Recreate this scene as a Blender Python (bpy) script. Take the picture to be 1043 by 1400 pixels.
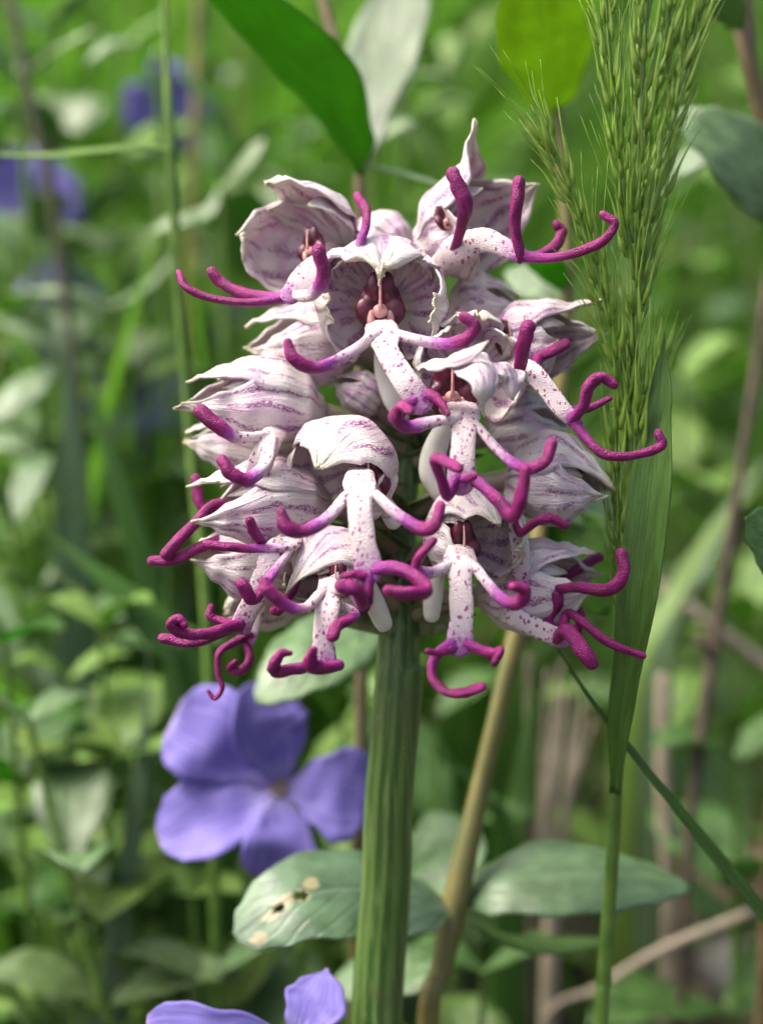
import bpy, math, random
import numpy as np
from mathutils import Vector, Matrix, noise as mnoise
for o in list(bpy.data.objects): bpy.data.objects.remove(o)
SC = bpy.context.scene
COL = SC.collection
rad = math.radians

# ------------------------------------------------------------------ camera, sky, sun, exposure
MM = 0.001
PITCH = rad(14.0)
DIST = 260.0                     # millimetres from the lens to the orchid's axis
FWD = np.array([0, math.cos(PITCH), -math.sin(PITCH)])
UPV = np.array([0, math.sin(PITCH), math.cos(PITCH)])
RGT = np.array([1.0, 0, 0])
CAMP = np.array([0, 0, 0.18]) - FWD * DIST * MM

cd = bpy.data.cameras.new('camera'); cam = bpy.data.objects.new('camera', cd); COL.objects.link(cam)
cam.location = CAMP; cam.rotation_euler = (math.pi / 2 - PITCH, 0, 0)
cd.sensor_fit = 'VERTICAL'; cd.sensor_height = 24.0; cd.lens = 12.0 / (70.0 / DIST)
cd.clip_start = 0.02; cd.clip_end = 60.0
cd.dof.use_dof = True; cd.dof.focus_distance = (DIST - 16.0) * MM; cd.dof.aperture_fstop = cd.lens / 6.4
SC.camera = cam

SUN_EL, SUN_AZ = rad(60), rad(-88)          # azimuth from +Y (away from camera) towards +X
w = bpy.data.worlds.new('World'); SC.world = w; w.use_nodes = True
nt = w.node_tree; nt.nodes.clear()
sky = nt.nodes.new('ShaderNodeTexSky'); sky.sky_type = 'NISHITA'; sky.sun_disc = False
sky.sun_elevation = SUN_EL; sky.sun_rotation = SUN_AZ
sky.air_density = 0.55; sky.dust_density = 7.0; sky.ozone_density = 0.6
bg = nt.nodes.new('ShaderNodeBackground'); bg.inputs['Strength'].default_value = 0.15
out = nt.nodes.new('ShaderNodeOutputWorld')
nt.links.new(sky.outputs[0], bg.inputs[0]); nt.links.new(bg.outputs[0], out.inputs[0])
sd = bpy.data.lights.new('sun', 'SUN'); sd.energy = 1.3; sd.angle = rad(22); sd.color = (1.0, 0.96, 0.9)
sun = bpy.data.objects.new('sun', sd); COL.objects.link(sun)
sdir = Vector((math.sin(SUN_AZ) * math.cos(SUN_EL), math.cos(SUN_AZ) * math.cos(SUN_EL), math.sin(SUN_EL)))
sun.rotation_euler = sdir.to_track_quat('Z', 'Y').to_euler(); sun.location = sdir * 2
SC.view_settings.view_transform = 'Standard'; SC.view_settings.look = 'None'
SC.view_settings.gamma = 1.0; SC.view_settings.exposure = 1.45
SC.render.engine = 'CYCLES'
SC.cycles.use_denoising = True
SC.cycles.max_bounces = 6; SC.cycles.diffuse_bounces = 4; SC.cycles.glossy_bounces = 2
SC.cycles.transmission_bounces = 3; SC.cycles.caustics_reflective = False; SC.cycles.caustics_refractive = False

# ------------------------------------------------------------------ geometry helpers
def P(px, py, d):
    """a point d millimetres behind the orchid's own plane, on the line of sight of a photo pixel"""
    z = DIST + d; s = z / DIST * 0.1
    return CAMP + (RGT * (px - 521.5) * s - UPV * (py - 700) * s + FWD * z) * MM
def V(x, y, z):
    v = RGT * x + UPV * y - FWD * z
    return v / np.linalg.norm(v)
def nrm(v): return v / (np.linalg.norm(v) + 1e-12)
def catmull(pts, n):
    p = np.asarray(pts, float)
    p = np.vstack([2 * p[0] - p[1], p, 2 * p[-1] - p[-2]])
    res = []
    for i in range(1, len(p) - 2):
        a, b, c, d = p[i - 1], p[i], p[i + 1], p[i + 2]
        for k in range(n):
            t = k / n
            res.append(.5 * (2 * b + (c - a) * t + (2 * a - 5 * b + 4 * c - d) * t * t + (3 * b - a - 3 * c + d) * t ** 3))
    res.append(p[-2]); return np.array(res)
def ease(x, keys):
    """smooth interpolation through (x, y) keys"""
    if x <= keys[0][0]: return keys[0][1]
    for (a, ya), (b, yb) in zip(keys, keys[1:]):
        if x <= b:
            t = (x - a) / (b - a); t = t * t * (3 - 2 * t); return ya + (yb - ya) * t
    return keys[-1][1]
ORG = {}
def link(name, mesh, parent=None, origin=None, mats=()):
    o = bpy.data.objects.new(name, mesh); COL.objects.link(o)
    for m in mats: mesh.materials.append(m)
    og = np.zeros(3) if origin is None else np.asarray(origin, float)
    ORG[o] = og
    if parent is not None:
        o.parent = parent; o.location = og - ORG[parent]
    else: o.location = og
    return o
def mesh_of(name, v, f, uv=None, attr=None, smooth=True, mi=None, origin=None):
    me = bpy.data.meshes.new(name)
    v = np.asarray(v, float)
    if origin is not None: v = v - origin
    me.from_pydata(v.tolist(), [], f)
    if uv is not None:
        l = me.uv_layers.new(name='UVMap')
        idx = np.empty(len(me.loops), int); me.loops.foreach_get('vertex_index', idx)
        l.data.foreach_set('uv', np.asarray(uv, float)[idx].ravel())
    if attr is not None:
        a = me.attributes.new('tint', 'FLOAT', 'POINT'); a.data.foreach_set('value', np.asarray(attr, float))
    if smooth: me.polygons.foreach_set('use_smooth', [True] * len(me.polygons))
    if mi is not None: me.polygons.foreach_set('material_index', mi)
    me.update(); return me
def part(name, geo, mat, parent=None, origin=None, thick=0):
    v, f, uv, at = geo
    v = np.asarray(v)
    if origin is None: origin = v.mean(0)
    o = link(name, mesh_of(name, v, f, uv, at, origin=origin), parent, origin, [mat])
    if thick:
        m = o.modifiers.new('thickness', 'SOLIDIFY'); m.thickness = thick * MM; m.offset = 0; m.use_rim = True
    return o
def root(name, pos, label, cat, group=None):
    o = bpy.data.objects.new(name, None); COL.objects.link(o); o.location = pos; o.empty_display_size = .01
    ORG[o] = np.asarray(pos, float); tag(o, label, cat, group); return o
def tag(o, label=None, cat=None, group=None, kind=None):
    if label: o['label'] = label
    if cat: o['category'] = cat
    if group: o['group'] = group
    if kind: o['kind'] = kind
    return o
def join(*geos):
    vs, fs, us, at = [], [], [], []; n = 0
    for v, f, u, a in geos:
        vs.append(np.asarray(v)); us.append(np.asarray(u)); at.append(np.asarray(a))
        fs += [tuple(i + n for i in q) for q in f]; n += len(v)
    return np.vstack(vs), fs, np.vstack(us), np.concatenate(at)
def tube(pts, radii, tint=None, seg=10, sub=5, flat=1.0, nh=None, cap=True, bump=0.0, seed=0):
    """tapered tube through world points; radii in millimetres; flat < 1 squashes it along the normal hint"""
    q = np.column_stack([np.asarray(pts), np.asarray(radii) * MM, np.zeros(len(pts)) if tint is None else tint])
    c = catmull(q, sub) if len(q) > 1 else q
    p, r, tn = c[:, :3], np.maximum(c[:, 3], 1e-5), np.clip(c[:, 4], 0, 1)
    T = np.gradient(p, axis=0); T = np.array([nrm(t) for t in T])
    if cap:                                              # rounded ends
        a = [.0, .5, .87]; 
        e = [(p[-1] + T[-1] * r[-1] * s, r[-1] * math.sqrt(max(0.02, 1 - s * s)), T[-1], tn[-1]) for s in (.5, .8, .98)]
        s0 = [(p[0] - T[0] * r[0] * s, r[0] * math.sqrt(max(0.02, 1 - s * s)), T[0], tn[0]) for s in (.98, .8, .5)]
        p = np.vstack([[x[0] for x in s0], p, [x[0] for x in e]]); r = np.concatenate([[x[1] for x in s0], r, [x[1] for x in e]])
        T = np.vstack([[x[2] for x in s0], T, [x[2] for x in e]]); tn = np.concatenate([[x[3] for x in s0], tn, [x[3] for x in e]])
    h = -FWD if nh is None else np.asarray(nh)
    N = nrm(h - T[0] * h.dot(T[0])); vs, uv, at = [], [], []
    for i in range(len(p)):
        if nh is not None and abs(nh.dot(T[i])) < .93: N = nrm(nh - T[i] * nh.dot(T[i])) * .6 + N * .4
        N = nrm(N - T[i] * N.dot(T[i])); B = np.cross(T[i], N)
        for k in range(seg):
            a = 2 * math.pi * k / seg
            rr = r[i] * (1 + bump * mnoise.noise(Vector((k * 1.7 + seed, i * .24, seed * 3.1))))
            vs.append(p[i] + (B * math.cos(a) + N * math.sin(a) * flat) * rr)
            uv.append((k / seg, i / (len(p) - 1))); at.append(tn[i])
    f = [(i * seg + k, i * seg + (k + 1) % seg, (i + 1) * seg + (k + 1) % seg, (i + 1) * seg + k) for i in range(len(p) - 1) for k in range(seg)]
    f.append(tuple(range(seg))[::-1]); f.append(tuple(range((len(p) - 1) * seg, len(p) * seg)))
    return np.array(vs), f, np.array(uv), np.array(at)
def blade(pts, halfw, nh, prof=None, nu=8, sub=6, cup=0.0, wave=0.0, seed=0.0, twist=0.0, holes=(), fold=0.0, tint=0.0, rough=0.0):
    """leaf or petal sheet along a spine of world points; halfw in mm; nh = direction the upper face looks"""
    c = catmull(pts, sub); n = len(c)
    T = np.gradient(c, axis=0); T = np.array([nrm(t) for t in T])
    nh = np.asarray(nh); vs, uv = [], []
    L = np.concatenate([[0], np.cumsum(np.linalg.norm(np.diff(c, axis=0), axis=1))]); L /= L[-1]
    for i in range(n):
        t = L[i]; N = nrm(nh - T[i] * nh.dot(T[i])); B = np.cross(T[i], N)
        if twist:
            a = twist * t; N, B = N * math.cos(a) + B * math.sin(a), B * math.cos(a) - N * math.sin(a)
        wd = halfw * (ease(t, prof) if prof else math.sin(math.pi * min(1, t ** .8 * 1.0)) ** .75) * MM
        for k in range(nu + 1):
            s = 2 * k / nu - 1
            z = cup * s * s * wd + fold * abs(s) * wd
            z += wave * wd * mnoise.noise(Vector((t * 4 + seed, s * .9, seed * 1.3))) + wave * .5 * wd * abs(s) * mnoise.noise(Vector((t * 11 + seed, s * 2, 7 + seed)))
            e = 1 + rough * mnoise.noise(Vector((t * 14 + seed, (1 if s > 0 else -1) * 9, 3))) if abs(s) > .99 else 1
            vs.append(c[i] + B * wd * s * e + N * z); uv.append((k / nu, t))
    f = []
    for i in range(n - 1):
        for k in range(nu):
            um, vm = (k + .5) / nu, (L[i] + L[i + 1]) / 2
            if any(((um - a) / c_) ** 2 + ((vm - b) / d_) ** 2 < 1 + 1.1 * mnoise.noise(Vector((um * 40, vm * 60, 2))) for a, b, c_, d_ in holes): continue
            f.append((i * (nu + 1) + k, i * (nu + 1) + k + 1, (i + 1) * (nu + 1) + k + 1, (i + 1) * (nu + 1) + k))
    return np.array(vs), f, np.array(uv), np.full(len(vs), tint)
def ellipsoid(c, ax, seg=10, rings=7, tint=0.0):
    vs, uv = [], []
    for i in range(rings + 1):
        th = math.pi * (i + .02) / (rings + .04)
        for k in range(seg):
            a = 2 * math.pi * k / seg
            vs.append(c + ax[0] * math.sin(th) * math.cos(a) + ax[1] * math.cos(th) + ax[2] * math.sin(th) * math.sin(a)); uv.append((k / seg, i / rings))
    f = [(i * seg + k, i * seg + (k + 1) % seg, (i + 1) * seg + (k + 1) % seg, (i + 1) * seg + k) for i in range(rings) for k in range(seg)]
    return np.array(vs), f, np.array(uv), np.full(len(vs), tint)

# ------------------------------------------------------------------ materials
class NT:
    def __init__(s, name):
        s.m = bpy.data.materials.new(name); s.m.use_nodes = True; s.t = s.m.node_tree; s.t.nodes.clear()
        s.out = s.n('ShaderNodeOutputMaterial')
    def n(s, typ, **k):
        x = s.t.nodes.new(typ)
        for a, b in k.items(): setattr(x, a, b)
        return x
    def put(s, sock, v):
        if isinstance(v, bpy.types.NodeSocket): s.t.links.new(v, sock)
        elif isinstance(v, (tuple, list)) and len(v) == 3 and sock.type == 'RGBA': sock.default_value = (*v, 1)
        else: sock.default_value = v
    def math(s, op, a, b=0.0, c=None, clamp=False):
        x = s.n('ShaderNodeMath', operation=op, use_clamp=clamp); s.put(x.inputs[0], a); s.put(x.inputs[1], b)
        if c is not None: s.put(x.inputs[2], c)
        return x.outputs[0]
    def ramp(s, v, a, b, lo=0.0, hi=1.0):
        x = s.n('ShaderNodeMapRange', interpolation_type='SMOOTHSTEP'); s.put(x.inputs[0], v)
        x.inputs[1].default_value = a; x.inputs[2].default_value = b; x.inputs[3].default_value = lo; x.inputs[4].default_value = hi
        return x.outputs[0]
    def mix(s, f, a, b):
        x = s.n('ShaderNodeMix', data_type='RGBA'); s.put(x.inputs[0], f); s.put(x.inputs[6], a); s.put(x.inputs[7], b); return x.outputs[2]
    def coord(s, which): return s.n('ShaderNodeTexCoord').outputs[which]
    def vec(s, v, scale, off=None):
        x = s.n('ShaderNodeMapping'); s.put(x.inputs[0], v); x.inputs[3].default_value = scale
        if off is not None: s.put(x.inputs[1], off)
        return x.outputs[0]
    def noise(s, v, scale=1.0, detail=2.0, rough=.5):
        x = s.n('ShaderNodeTexNoise'); s.put(x.inputs['Vector'], v); x.inputs['Scale'].default_value = scale
        x.inputs['Detail'].default_value = detail; x.inputs['Roughness'].default_value = rough; return x.outputs[0]
    def voro(s, v, scale=1.0, rand=1.0):
        x = s.n('ShaderNodeTexVoronoi'); s.put(x.inputs['Vector'], v); x.inputs['Scale'].default_value = scale
        x.inputs['Randomness'].default_value = rand; return x.outputs[0]
    def rnd(s): return s.n('ShaderNodeObjectInfo').outputs['Random']
    def attr(s, name='tint'): return s.n('ShaderNodeAttribute', attribute_name=name).outputs['Fac']
    def bump(s, h, strength, dist):
        x = s.n('ShaderNodeBump'); s.put(x.inputs['Height'], h); x.inputs['Strength'].default_value = strength
        x.inputs['Distance'].default_value = dist; return x.outputs[0]
    def finish(s, col, rough=.5, normal=None, trans=0.0, tcol=None, spec=.5, sheen=0.0, sss=0.0, ssr=(1, 1, 1)):
        b = s.n('ShaderNodeBsdfPrincipled'); s.put(b.inputs['Base Color'], col); s.put(b.inputs['Roughness'], rough)
        s.put(b.inputs['Specular IOR Level'], spec); b.inputs['Sheen Weight'].default_value = sheen
        if sss:
            b.inputs['Subsurface Weight'].default_value = sss; b.inputs['Subsurface Radius'].default_value = ssr
            b.inputs['Subsurface Scale'].default_value = .001
        if normal is not None: s.put(b.inputs['Normal'], normal)
        o = b.outputs[0]
        if trans:
            t = s.n('ShaderNodeBsdfTranslucent'); s.put(t.inputs[0], tcol if tcol is not None else col)
            if normal is not None: s.put(t.inputs[1], normal)
            x = s.n('ShaderNodeMixShader'); s.put(x.inputs[0], trans); s.put(x.inputs[1], o); s.put(x.inputs[2], t.outputs[0]); o = x.outputs[0]
        s.put(s.out.inputs[0], o); return s.m
def sepuv(s):
    x = s.n('ShaderNodeSeparateXYZ'); s.put(x.inputs[0], s.coord('UV')); return x.outputs[0], x.outputs[1]
def m_petal(name, veins=5.0, strength=1.0, wash=.5, spots=.5, lo=.38, hi=.52):
    s = NT(name); u, v = sepuv(s); r = s.rnd()
    off = s.n('ShaderNodeCombineXYZ'); s.put(off.inputs[0], s.math('MULTIPLY', r, 37)); s.put(off.inputs[1], s.math('MULTIPLY', r, 91)); off = off.outputs[0]
    uv = s.coord('UV')
    n1 = s.noise(s.vec(uv, (3, 2.2, 1), off), 1, 3)
    su = s.math('ADD', u, s.math('MULTIPLY', s.math('SUBTRACT', n1, .5), .30))
    wid = s.ramp(s.noise(s.vec(uv, (9, 5, 1), off), 1, 3), .3, .7, -.10, .10)
    tri = s.math('ABSOLUTE', s.math('SUBTRACT', s.math('FRACT', s.math('MULTIPLY', su, veins)), .5))
    line = s.ramp(s.math('ADD', tri, wid), .24, .05)
    patch = s.ramp(s.noise(s.vec(uv, (2.6, 3.0, 1), off), 1, 4, .65), lo, hi)
    line = s.math('MULTIPLY', line, patch)
    grain = s.ramp(s.noise(s.vec(uv, (60, 40, 1), off), 1, 3), .38, .58, .12, 1)
    line = s.math('MULTIPLY', line, grain)
    sp = s.ramp(s.voro(s.vec(uv, (19, 26, 1), off)), .3, .12)
    sp = s.math('MULTIPLY', sp, s.ramp(s.noise(s.vec(uv, (3.1, 3.7, 1), off), 1.3, 2), .45, .6))
    endf = s.math('MULTIPLY', s.ramp(v, .97, .72), s.ramp(v, .02, .14))
    mask = s.math('MULTIPLY', s.math('MAXIMUM', s.math('MULTIPLY', line, .85 * strength), s.math('MULTIPLY', sp, spots)), endf, clamp=True)
    wsh = s.math('MULTIPLY', s.math('MULTIPLY', s.ramp(s.noise(s.vec(uv, (1.6, 2, 1), off), 1.4, 3), .38, .75), wash), endf)
    c = s.mix(wsh, (.79, .735, .69), (.59, .31, .56))
    c = s.mix(mask, c, (.24, .018, .20))
    c = s.mix(s.math('MULTIPLY', s.ramp(v, .86, 1.0), .7), c, (.68, .63, .42))
    c = s.mix(s.math('MULTIPLY', s.ramp(v, .16, .0), .75), c, (.32, .30, .16))
    oc = s.coord('Object')
    h = s.math('ADD', s.math('MULTIPLY', s.noise(oc, 5200, 1), .7), s.math('MULTIPLY', s.noise(s.vec(uv, (34, 3.2, 1), off), 1, 3), 1.2))
    h = s.math('ADD', h, s.math('MULTIPLY', s.noise(s.vec(uv, (9, 3, 1), off), 1, 2), 1.6))
    return s.finish(c, .42, s.bump(h, .85, .00026), trans=.20, spec=.45, tcol=s.mix(.3, c, (.9, .78, .75)))
def m_lip():
    s = NT('spotted_lip'); t = s.attr(); oc = s.coord('Object')
    t2 = s.math('ADD', t, s.math('MULTIPLY', s.math('SUBTRACT', s.noise(oc, 1400, 3), .5), .35))
    c = s.mix(s.ramp(t2, .12, .55), (.64, .55, .545), (.31, .05, .31))
    c = s.mix(s.ramp(t2, .42, .85), c, s.mix(s.ramp(s.noise(oc, 700, 3), .35, .7), (.15, .004, .074), (.26, .009, .138)))
    nv = s.n('ShaderNodeTexNoise'); s.put(nv.inputs['Vector'], oc); nv.inputs['Scale'].default_value = 2600
    dv = s.n('ShaderNodeVectorMath', operation='MULTIPLY_ADD'); s.put(dv.inputs[0], nv.outputs[1]); dv.inputs[1].default_value = (.0006,) * 3; s.put(dv.inputs[2], oc)
    sp = s.ramp(s.voro(s.vec(dv.outputs[0], (1, .8, .7)), 1500), .36, .25)
    sp = s.math('MULTIPLY', sp, s.ramp(s.noise(oc, 520, 2), .34, .44))
    sp = s.math('MULTIPLY', sp, s.ramp(t2, .6, .3))
    c = s.mix(s.math('MULTIPLY', sp, .92), c, (.27, .02, .16))
    pap = s.voro(oc, 5200); h = s.math('ADD', s.math('MULTIPLY', pap, 1.0), s.math('MULTIPLY', s.noise(oc, 900, 2), .5))
    c = s.mix(s.math('MULTIPLY', s.ramp(pap, .45, .1), s.math('MULTIPLY', s.ramp(t2, .5, .9), .4)), c, (.29, .022, .19))
    return s.finish(c, .40, s.bump(h, .7, .00018), spec=.35, sss=.2, ssr=(.9, .35, .5))
def m_simple(name, c1, c2, scale=300, rough=.5, bumpd=.0001, trans=0, sss=0, spec=.5, objrand=0.0):
    s = NT(name); oc = s.coord('Object'); n = s.noise(oc, scale, 4)
    c = s.mix(s.ramp(n, .3, .7), c1, c2)
    return s.finish(c, rough, s.bump(s.noise(oc, scale * 6, 2), .5, bumpd), trans=trans, sss=sss, spec=spec)
def m_leaf(name, top, vein, rough=.38, trans=.3, tcol=None, nv=7, spec=.5, damage=False, par=False):
    s = NT(name); u, v = sepuv(s); r = s.rnd(); uv = s.coord('UV')
    off = s.n('ShaderNodeCombineXYZ'); s.put(off.inputs[0], s.math('MULTIPLY', r, 53)); s.put(off.inputs[1], s.math('MULTIPLY', r, 17)); off = off.outputs[0]
    a = s.math('ABSOLUTE', s.math('SUBTRACT', u, .5))
    mid = s.ramp(a, .035, .008)
    if par: fr = s.math('FRACT', s.math('MULTIPLY', u, nv))
    else: fr = s.math('FRACT', s.math('SUBTRACT', s.math('MULTIPLY', v, nv), s.math('MULTIPLY', a, nv * .75)))
    side = s.math('MULTIPLY', s.ramp(s.math('ABSOLUTE', s.math('SUBTRACT', fr, .5)), .16, .0), .38 if not par else .5)
    n = s.noise(s.vec(uv, (3, 5, 1), off), 1.5, 4); fine = s.noise(s.vec(uv, (40, 70, 1), off), 1, 3)
    dk = tuple(x * .62 for x in top); lt = tuple(min(1, x * 1.35 + .01) for x in top)
    c = s.mix(s.ramp(n, .3, .7), dk, lt); c = s.mix(s.ramp(fine, .35, .75, 0, .35), c, lt)
    c = s.mix(s.math('MULTIPLY', s.math('SUBTRACT', r, .5), .7, clamp=True), c, (.14, .15, .03))
    c = s.mix(s.math('MAXIMUM', s.math('MULTIPLY', mid, .6), side), c, vein)
    if damage:
        t = s.attr(); c = s.mix(s.ramp(s.math('ADD', t, s.math('MULTIPLY', s.math('SUBTRACT', s.noise(uv, 22, 3), .5), .9)), .42, .58), c, (.31, .28, .15))
    h = s.math('ADD', s.math('MULTIPLY', s.math('MAXIMUM', mid, side), -.8), s.math('MULTIPLY', fine, .5))
    tc = s.mix(.5, c, tcol) if tcol else c
    return s.finish(c, rough, s.bump(h, .5, .0004), trans=trans, tcol=tc, spec=spec)
PETAL = m_petal('orchid_petal', 4.3, 1.15, .6, .7)
PETAL_RICH = m_petal('orchid_petal_rich', 4.7, 1.15, .85, 1.0, .32, .48)
PETAL_IN = m_petal('orchid_petal_inner', 4.6, 1.1, .75, 1.1, .40, .56)
LIP = m_lip()
MAROON = m_simple('column_maroon', (.032, .002, .008), (.11, .007, .028), 900, .35, .0001, sss=.15)
CREAM = m_simple('column_cream', (.42, .17, .17), (.62, .36, .30), 1400, .4, .0001, sss=.2)
SPURM = m_simple('spur_white', (.66, .68, .58), (.78, .78, .72), 300, .45, .00008, sss=.4)
def m_stem():
    s = NT('ribbed_stem'); u, v = sepuv(s); oc = s.coord('Object'); t = s.attr()
    n = s.noise(s.vec(oc, (1, 1, .06)), 1500, 3)
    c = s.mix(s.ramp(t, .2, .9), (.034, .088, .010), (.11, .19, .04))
    c = s.mix(s.ramp(n, .45, .75, 0, .5), c, (.19, .27, .09))
    c = s.mix(s.ramp(s.noise(oc, 110, 4), .45, .7, 0, .55), c, (.075, .085, .03))
    c = s.mix(s.ramp(s.voro(oc, 520), .16, .06, 0, .4), c, (.22, .25, .12))
    return s.finish(c, .42, s.bump(s.noise(s.vec(oc, (1, 1, .15)), 2600, 2), .5, .0001), sss=.12, ssr=(.5, .8, .2))
STEM = m_stem()
OVARY = m_simple('ovary_green', (.16, .20, .07), (.30, .20, .20), 260, .45)
BRACT = m_leaf('bract', (.15, .20, .07), (.22, .10, .12), .5, .3, nv=5, par=True)
LEAF_DK = m_leaf('leaf_backlit', (.05, .155, .012), (.07, .2, .03), .4, .62, (.17, .56, .02))
LEAF_GLOW = m_leaf('leaf_yellow_backlit', (.12, .21, .02), (.17, .28, .05), .4, .7, (.40, .62, .05))
LEAF_PALE = m_leaf('leaf_glaucous', (.105, .195, .07), (.16, .26, .11), .34, .3, (.2, .42, .07), spec=.8)
LEAF_MID = m_leaf('leaf_green', (.075, .165, .035), (.12, .23, .07), .38, .4, (.17, .44, .03))
LEAF_EATEN = m_leaf('leaf_eaten', (.085, .155, .075), (.13, .21, .11), .36, .22, (.15, .3, .06), spec=.6, damage=True)
LEAF_LIME = m_leaf('leaf_young', (.16, .29, .05), (.22, .36, .1), .4, .4, (.28, .58, .05))
BLADE = m_leaf('grass_blade', (.065, .17, .022), (.11, .25, .05), .42, .4, (.14, .4, .02), nv=11, par=True)
BLADE_GREY = m_leaf('grass_blade_grey', (.11, .19, .09), (.16, .26, .13), .42, .3, (.18, .38, .08), nv=9, par=True)
CULM = m_simple('culm_green', (.075, .16, .02), (.13, .23, .04), 200, .45)
SPIKE = m_simple('spikelet_green', (.18, .325, .03), (.33, .485, .095), 420, .4, trans=.4)
STALK_OCHRE = m_simple('stalk_ochre', (.11, .115, .026), (.20, .165, .045), 110, .5)
STALK_BROWN = m_simple('stalk_brown', (.085, .07, .030), (.15, .11, .05), 120, .55)
STALK_DARK = m_simple('stalk_dark', (.045, .05, .022), (.09, .085, .04), 120, .6)
TWIG = m_simple('twig_dark', (.055, .04, .028), (.12, .09, .06), 150, .8)
STRAW_PALE = m_simple('straw_pale', (.42, .36, .25), (.58, .50, .36), 160, .7, trans=.2)
STRAW = m_simple('straw', (.24, .20, .14), (.40, .34, .25), 120, .7, trans=.15)
def m_peri():
    s = NT('periwinkle_petal'); u, v = sepuv(s); uv = s.coord('UV'); r = s.rnd()
    n = s.noise(s.vec(uv, (34, 1.6, 1)), 1, 3); n2 = s.noise(uv, 3.2, 3)
    c = s.mix(s.ramp(n, .35, .7), (.16, .13, .44), (.27, .225, .58))
    c = s.mix(s.ramp(n2, .5, .8, 0, .5), c, (.36, .30, .68))
    c = s.mix(s.math('MULTIPLY', s.math('MULTIPLY', s.ramp(v, .36, .2), s.ramp(n, .35, .6)), .5), c, (.55, .5, .72))
    c = s.mix(s.math('MULTIPLY', s.ramp(v, .15, .02), .8), c, (.30, .22, .28))
    c = s.mix(s.math('MULTIPLY', s.ramp(v, .965, 1.0), .4), c, (.5, .38, .45))
    return s.finish(c, .5, s.bump(n, .4, .0003), trans=.28, spec=.3)
PERI = m_peri()
PERI_EYE = m_simple('periwinkle_eye', (.14, .10, .09), (.24, .18, .12), 600, .6)
GRASSM = None
def m_grass():
    s = NT('meadow_blade'); t = s.attr(); oc = s.coord('Object')
    c = s.mix(s.ramp(t, 0, .5), (.045, .12, .012), (.10, .235, .028))
    c = s.mix(s.ramp(t, .5, .9), c, (.20, .33, .075))
    c = s.mix(s.ramp(t, .93, .97), c, (.33, .27, .14))
    return s.finish(c, .42, trans=.5, tcol=s.mix(.5, c, (.2, .52, .03)))
GRASSM = m_grass()
def m_ground():
    s = NT('soil_and_moss'); oc = s.coord('Object')
    n = s.noise(oc, 9, 6, .6); n2 = s.noise(oc, 45, 5, .6)
    c = s.mix(s.ramp(n2, .3, .7), (.022, .017, .011), (.075, .058, .038))
    c = s.mix(s.ramp(n, .48, .62), c, (.045, .06, .012))
    yy = s.n('ShaderNodeSeparateXYZ'); s.put(yy.inputs[0], oc)
    c = s.mix(s.math('MULTIPLY', s.ramp(yy.outputs[1], .7, 1.4), .85), c, s.mix(s.ramp(n2, .35, .65), (.05, .11, .015), (.11, .2, .03)))
    return s.finish(c, .95, s.bump(s.noise(oc, 120, 5), .8, .004))
SOIL = m_ground()
PEBBLE = m_simple('pebble_grey', (.16, .15, .13), (.34, .32, .29), 60, .85, .0006)

# ------------------------------------------------------------------ ground (rises behind into a grassy bank)
def ground_z(x, y):
    z = 0.006 * mnoise.noise(Vector((x * 9, y * 9, 0))) + 0.02 * mnoise.noise(Vector((x * 2.1, y * 2.1, 4)))
    if y > .45: z += (math.sqrt((y - .45) ** 2 + .04) - .2) * .62
    return z - .02
def build_ground():
    xs = np.concatenate([-np.geomspace(30, .8, 18), np.linspace(-.7, .7, 57), np.geomspace(.8, 30, 18)])
    ys = np.concatenate([-np.geomspace(6, .45, 8), np.linspace(-.4, 1.2, 65), np.geomspace(1.25, 30, 26)])
    v = [(x, y, ground_z(x, y)) for y in ys for x in xs]; n = len(xs)
    f = [(j * n + i, j * n + i + 1, (j + 1) * n + i + 1, (j + 1) * n + i) for j in range(len(ys) - 1) for i in range(n - 1)]
    o = link('ground', mesh_of('ground', v, f), mats=[SOIL]); tag(o, 'dark leaf-littered soil rising into a grassy bank', kind='structure')
build_ground()

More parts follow.
